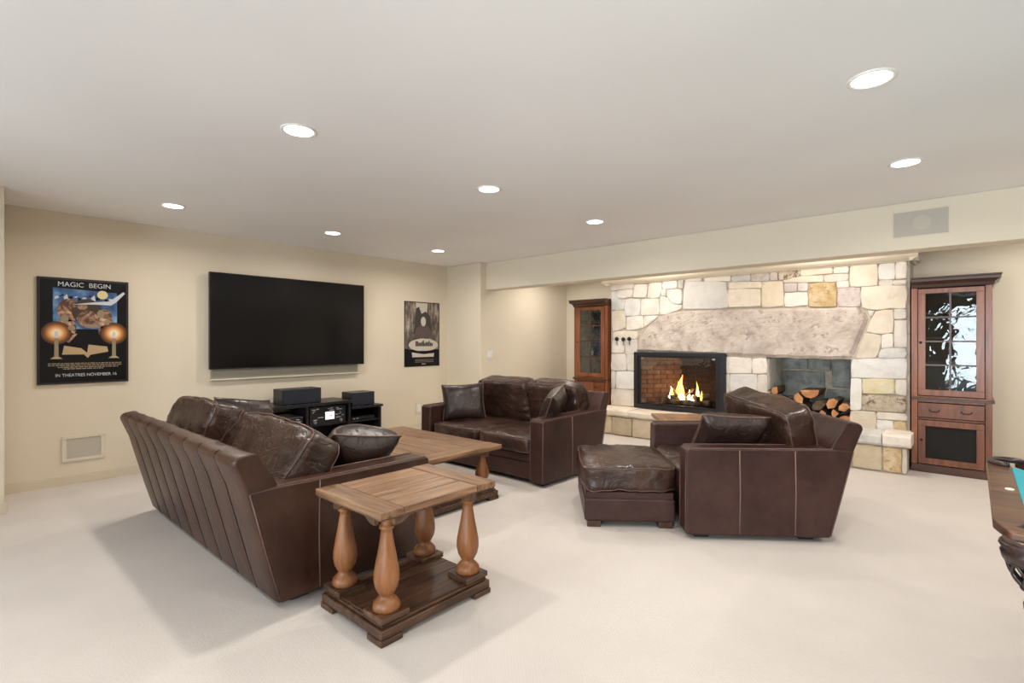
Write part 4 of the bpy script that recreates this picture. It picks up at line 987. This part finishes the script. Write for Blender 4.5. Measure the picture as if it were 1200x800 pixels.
# ---------------------------------------------------------------- cabinets
def cabinet(label, loc, el=.07, er=.07):
    t = thing('display_cabinet', label, 'cabinet', loc, 0, 'tall wooden display cabinets'); w = .315; d = .52   # front at local y=0, body goes +y
    def cb(n, *b, m=M_CAB, bv=.003, par=t): return MB().box(*b).build(n, m, par, bevel=bv)
    cb('plinth', -w, w, -.012, d, 0, .082, m=M_CABD)
    cb('side_panel', -w, -w + .022, .0, d, .082, 1.93); cb('side_panel', w - .022, w, .0, d, .082, 1.93)
    cb('back_panel', -w + .022, w - .022, d - .012, d, .082, 1.93, m=M_DARK)
    for x in (-1, 1): cb('corner_stile', *sorted((x * w, x * (w - .052))), -.006, .02, .082, 1.93)
    cb('rail', -w + .052, w - .052, .0, .02, .552, .572); cb('rail', -w + .052, w - .052, .0, .02, .735, .80); cb('rail', -w + .052, w - .052, .0, .02, 1.925, 1.95)
    cb('waist_molding', -w - min(.018, el), w + min(.018, er), -.026, d, .758, .782, m=M_CABD); cb('waist_molding', -w - min(.01, el), w + min(.01, er), -.016, d, .782, .796)
    # crown
    pr = [(0, 1.925), (-.012, 1.935), (-.020, 1.965), (-.045, 1.985), (-.062, 1.995), (-.062, 2.02), (-.07, 2.03), (-.07, 2.04)]
    n = len(pr); vs = []
    for o_, z in pr:
        e = -o_; a, b2 = min(e, el), min(e, er); vs += [(-w - a, d, z), (-w - a, -e, z), (w + b2, -e, z), (w + b2, d, z)]
    fs = [(i * 4 + j, i * 4 + j + 1, i * 4 + 4 + j + 1, i * 4 + 4 + j) for i in range(n - 1) for j in range(3)] + [(i * 4 + 3, i * 4, i * 4 + 4, i * 4 + 7) for i in range(n - 1)] + [(0, 1, 2, 3), tuple((n - 1) * 4 + j for j in range(4))]
    MB().add(vs, fs).build('crown_molding', M_CABD, t)
    # lower cloth door
    x0, x1, z0, z1 = -w + .056, w - .056, .09, .548; s = .062
    dr = MB().box(x0, x1, -.016, .004, z0, z0 + s).box(x0, x1, -.016, .004, z1 - s, z1).box(x0, x0 + s, -.016, .004, z0 + s, z1 - s).box(x1 - s, x1, -.016, .004, z0 + s, z1 - s).build('door', M_CAB, t, bevel=.003)
    cb('cloth_panel', x0 + s, x1 - s, -.004, .002, z0 + s, z1 - s, m=M_GRILLE_D, bv=0, par=dr)
    MB().lathe([(.0, 0), (.012, 0), (.012, .003), (.0, .003)], n=10).build('key_plate', M_IRON, dr).matrix_local = Matrix.Translation((x0 + .028, -.0165, (z0 + z1) / 2 + .02)) @ Matrix.Rotation(R(90), 4, 'X')
    # drawer
    dw = cb('drawer', x0, x1, -.016, .004, .578, .728)
    for x in (-.125, .125):
        MB().tube([(x - .04, -.018, .66), (x - .04, -.034, .652), (x - .02, -.042, .640), (x + .02, -.042, .640), (x + .04, -.034, .652), (x + .04, -.018, .66)], .0045, 6).build('handle', M_BRASS, dw)
    # upper glazed door
    z0, z1 = .806, 1.920; s = .062
    dr = MB().box(x0, x1, -.016, .006, z0, z0 + s).box(x0, x1, -.016, .006, z1 - s * .8, z1).box(x0, x0 + s, -.016, .006, z0 + s, z1 - s * .8).box(x1 - s, x1, -.016, .006, z0 + s, z1 - s * .8).build('door', M_CAB, t, bevel=.003)
    gx0, gx1, gz0, gz1 = x0 + s, x1 - s, z0 + s, z1 - s * .8
    zs = [gz0, 1.125, 1.37, 1.62, gz1]
    MB().box(-.008, .008, -.015, .004, gz0, gz1).build('glazing_bar', M_CABD, dr)
    for z in zs[1:-1]: MB().box(gx0, gx1, -.014, .003, z - .008, z + .008).build('glazing_bar', M_CABD, dr)
    for i in range(4):
        for a, b2 in ((gx0, -.007), (.007, gx1)): MB().box(a, b2, -.003, -.0005, zs[i] + .007 * (i > 0), zs[i + 1] - .007 * (i < 3)).build('glass_pane', GLS, dr)
    MB().lathe([(.0, -.02), (.011, -.018), (.013, -.008), (.006, 0)], n=12).build('knob', M_IRON, dr).matrix_local = Matrix.Translation((x0 + .022, -.018, 1.36)) @ Matrix.Rotation(R(-90), 4, 'X')
    # shelves and what the glass shows: an inner drawer front low down
    for z in (.82, 1.13, 1.40, 1.66): cb('shelf', -w + .024, w - .024, .06, d - .014, z, z + .018)
    cb('inner_drawer', -w + .03, w - .03, .05, .07, .85, 1.12, m=M_CABD)
    for x in (-.11, .08): MB().tube([(x - .035, .048, 1.07), (x - .03, .036, 1.058), (x + .03, .036, 1.058), (x + .035, .048, 1.07)], .004, 6).build('inner_handle', M_BRASS, t)
    return t
M_GRILLE_D = flat('black_door_cloth', (.010, .008, .008), .85)
GLS = M_WAVY
cabinet('tall wooden cabinet right of the stone fireplace, with wavy reflecting glass', (-.165, 6.90, 0), el=.0)
GLS = M_WAVY_L
cabinet('tall wooden cabinet in the alcove left of the stone fireplace, behind the loveseat', (-4.535, 6.93, 0), er=0)
def tumbler(x, y, z, label, h=.07, r=.03):
    k = MB(); k.lathe([(r * .8, 0), (r, h), (r * .93, h), (r * .74, .006)], n=14); o = k.build('glass_dish', M_WHITE, None, loc=(x, y, z)); tag(o, label, 'dish', 'small dishes in the left cabinet')
tumbler(-4.62, 7.10, 1.149, 'small pale dish on the shelf behind the left column of glass panes')
tumbler(-4.40, 7.10, 1.148, 'small pale dish on the shelf behind the right column of glass panes', .05, .04)

# ---------------------------------------------------------------- pool table
PT = thing('pool_table', 'dark wooden pool table corner with blue cloth and leather pockets at the right edge', 'pool table', (1.35, 2.78, 0))
hx, hy, zt = 1.30, .64, .80
ch = .12
def railbar(pts): return MB().prism(pts, 'z', zt - .032, zt).build('rail', M_RAIL, PT, bevel=.006)
r0 = .085
for s in (-1, 1):
    p = [(s * hx, -hy + ch), (s * (hx - .035), -hy), (s * (hx - .10), -hy), (s * (hx - r0), -hy + .055), (s * (hx - .055), -hy + r0 - .01), (s * (hx - r0), -hy + r0 + .06), (s * (hx - r0), hy - r0 - .06), (s * (hx - .055), hy - r0), (s * hx, hy - ch)]; railbar(p)
    rb = [(s * hx, -hy + ch)]
    for a, b2 in ((-hx + .10, -.08), (.08, hx - .10)):
        railbar([(a, s * hy), (b2, s * hy), (b2 - (.05 if b2 > 0 else 0), s * (hy - r0)), (a + (.05 if a < 0 else 0), s * (hy - r0))])
MB().box(-hx + r0 - .01, hx - r0 + .01, -hy + r0 - .01, hy - r0 + .01, zt - .075, zt - .045).build('playing_cloth', flat('turquoise_pool_cloth', (.03, .30, .36), .9), PT)
M_CUSH = flat('turquoise_cushion_cloth', (.03, .33, .40), .85)
for s in (-1, 1):
    MB().prism([(s * (hx - r0), zt - .05), (s * (hx - r0), zt - .004), (s * (hx - r0 - .045), zt - .012), (s * (hx - r0 - .035), zt - .045)], 'y', -hy + r0 + .07, hy - r0 - .07).build('cushion_rubber', M_CUSH, PT)
    MB().prism([(s * (hy - r0), zt - .05), (s * (hy - r0), zt - .004), (s * (hy - r0 - .045), zt - .012), (s * (hy - r0 - .035), zt - .045)], 'x', -hx + r0 + .07, hx - r0 - .07).build('cushion_rubber', M_CUSH, PT)
MB().box(-hx + .16, hx - .16, -hy + .17, hy - .17, zt - .28, zt - .075).build('apron', M_CABD, PT, bevel=.01)
for sx in (-1, 1):
    for sy in (-1, 1):
        MB().lathe([(.05, 0), (.075, .02), (.08, .06), (.05, .10), (.06, .16), (.085, .26), (.075, .36), (.05, .44), (.075, .48), (.08, .53)], sx * (hx - .35), sy * (hy - .25), 20).build('leg', M_CABD, PT)
sg = flat('ivory_inlay', (.80, .70, .58), .4)
for y in (0,):
    for s in (-1, 1): MB().prism(disc(s * (hx - .058), y - .025, .014, .022, 16), 'z', zt, zt + .0012).build('rail_sight', sg, PT)
M_PLE = leather('black_pocket_leather', (.018, .010, .010), (.032, .016, .014), (.06, .028, .022), .28, .3)
for sx, sy in ((-1, -1), (-1, 1), (1, -1), (1, 1), (0, -1), (0, 1)):
    cx_, cy_ = sx * (hx - .088), sy * (hy - (.10 if sy > 0 else .035)); 
    if sx == 0: cy_ = sy * (hy - .03)
    rp = .075
    pk = MB()
    a0 = math.atan2(sy, sx)
    rq = .060 if sy < 0 else rp
    ring = [(cx_ + rq * math.cos(a0 + t), cy_ + rq * math.sin(a0 + t), zt + (.006 if sy > 0 else -.035)) for t in [(-1 + 2 * i / 16) * R(125) for i in range(17)]]
    pk.tube(ring, .014, 8)
    po = pk.build('pocket', M_PLE, PT)
    pr = [(rp - .012, zt - .033), (rp + .002, zt - .036), (rp + .004, zt - .045), (rp - .004, zt - .058), (rp + .001, zt - .064), (rp - .004, zt - .088), (rp - .014, zt - .094), (rp - .020, zt - .088), (rp - .012, zt - .045), (rp - .012, zt - .033)]
    vs = []; n = 22
    for r_, z in pr:
        for i in range(n): t = 2 * math.pi * i / n; vs.append((cx_ + r_ * math.cos(t), cy_ + r_ * math.sin(t), z))
    fs = [(j * n + i, j * n + (i + 1) % n, (j + 1) * n + (i + 1) % n, (j + 1) * n + i) for j in range(len(pr) - 1) for i in range(n)]
    MB().add(vs, fs, True).build('pocket_leather', M_PLE, po)
    net = MB()
    for i in range(8):
        for dr in (-1, 1):
            net.tube([(cx_ + (rp - .016 - .036 * (j / 8) ** 2) * math.cos(2 * math.pi * i / 8 + dr * .8 * j / 8), cy_ + (rp - .016 - .036 * (j / 8) ** 2) * math.sin(2 * math.pi * i / 8 + dr * .8 * j / 8), zt - .088 - .082 * j / 8) for j in range(9)], .0055, 5)
    for rr_, z in ((rp - .014, zt - .092), (rp - .050, zt - .17)): net.tube([(cx_ + rr_ * math.cos(2 * math.pi * i / 18), cy_ + rr_ * math.sin(2 * math.pi * i / 18), z) for i in range(18)], .007, 6, closed=True)
    net.build('pocket_net', M_PLE, po)
    ts = MB(); ts.lathe([(.012, zt - .165), (.016, zt - .178), (.012, zt - .186), (.024, zt - .215), (.022, zt - .235), (.002, zt - .237)], cx_, cy_, 12); ts.build('tassel', flat('dark_purple_tassel', (.035, .02, .06), .7), po)

# ---------------------------------------------------------------- recessed downlights
def downlight(x, y, label):
    t = thing('recessed_light', label, 'ceiling light', (x, y, H), 0, 'recessed ceiling lights')
    k = MB(); pr = [(.100, 0), (.100, -.005), (.092, -.008), (.082, -.006), (.078, .0)]; n = 32; vs = []
    for r_, z in pr:
        for i in range(n): vs.append((r_ * math.cos(2 * math.pi * i / n), r_ * math.sin(2 * math.pi * i / n), z))
    fs = [(j * n + i, j * n + (i + 1) % n, (j + 1) * n + (i + 1) % n, (j + 1) * n + i) for j in range(len(pr) - 1) for i in range(n)]
    k.add(vs, fs, True).build('trim_ring', M_WHITE, t)
    k = MB(); k.prism(disc(0, 0, .079, n=32), 'z', -.004, -.001); k.build('lens', M_LENS, t)
    l = bpy.data.lights.new('downlight', 'AREA'); l.shape = 'DISK'; l.size = .14; l.energy = DOWNLIGHT_W; l.color = (1, .93, .84); l.spread = R(165)
    o = bpy.data.objects.new('downlight', l); C.objects.link(o); o.parent = t; o.location = (0, 0, -.012)
for x, y, lb in ((-4.95, 6.75, 'recessed ceiling light in the alcove above the left cabinet'), (-3.3, 6.22, 'added unseen ceiling light behind the beam, above the firebox'), (-1.25, 6.22, 'added unseen ceiling light behind the beam, above the log niche'), (.75, 6.55, 'recessed ceiling light in the alcove right of the cabinet'),  # the two behind the beam are added out of view to brighten the stone
                 (-5.39, 1.40, 'recessed ceiling light nearest the framed poster'),
                 (-5.39, 2.96, 'recessed ceiling light in front of the television'),
                 (-5.39, 4.50, 'recessed ceiling light nearest the corner by the small poster'),
                 (-2.92, 1.39, 'recessed ceiling light above the near end of the long sofa'),
                 (-2.90, 2.95, 'recessed ceiling light above the coffee table, middle of its row'),
                 (-2.88, 4.48, 'recessed ceiling light above the loveseat, nearest the beam'),
                 (-.35, 2.91, 'largest-looking recessed ceiling light, at the upper right of the view'),
                 (-.34, 4.43, 'recessed ceiling light nearest the speaker grille in the beam'),
                 (-.35, 1.38, 'recessed ceiling light above the open carpet'), (-2.92, -.2, 'recessed ceiling light behind the viewpoint, left row'), 
                 
                 (2.2, 1.38, 'recessed ceiling light above the near side of the pool table'), (2.2, 2.92, 'recessed ceiling light above the pool table'), (2.2, 4.44, 'recessed ceiling light beyond the pool table'), (2.2, -.5, 'recessed ceiling light near the right wall behind')):
    downlight(x, y, lb)
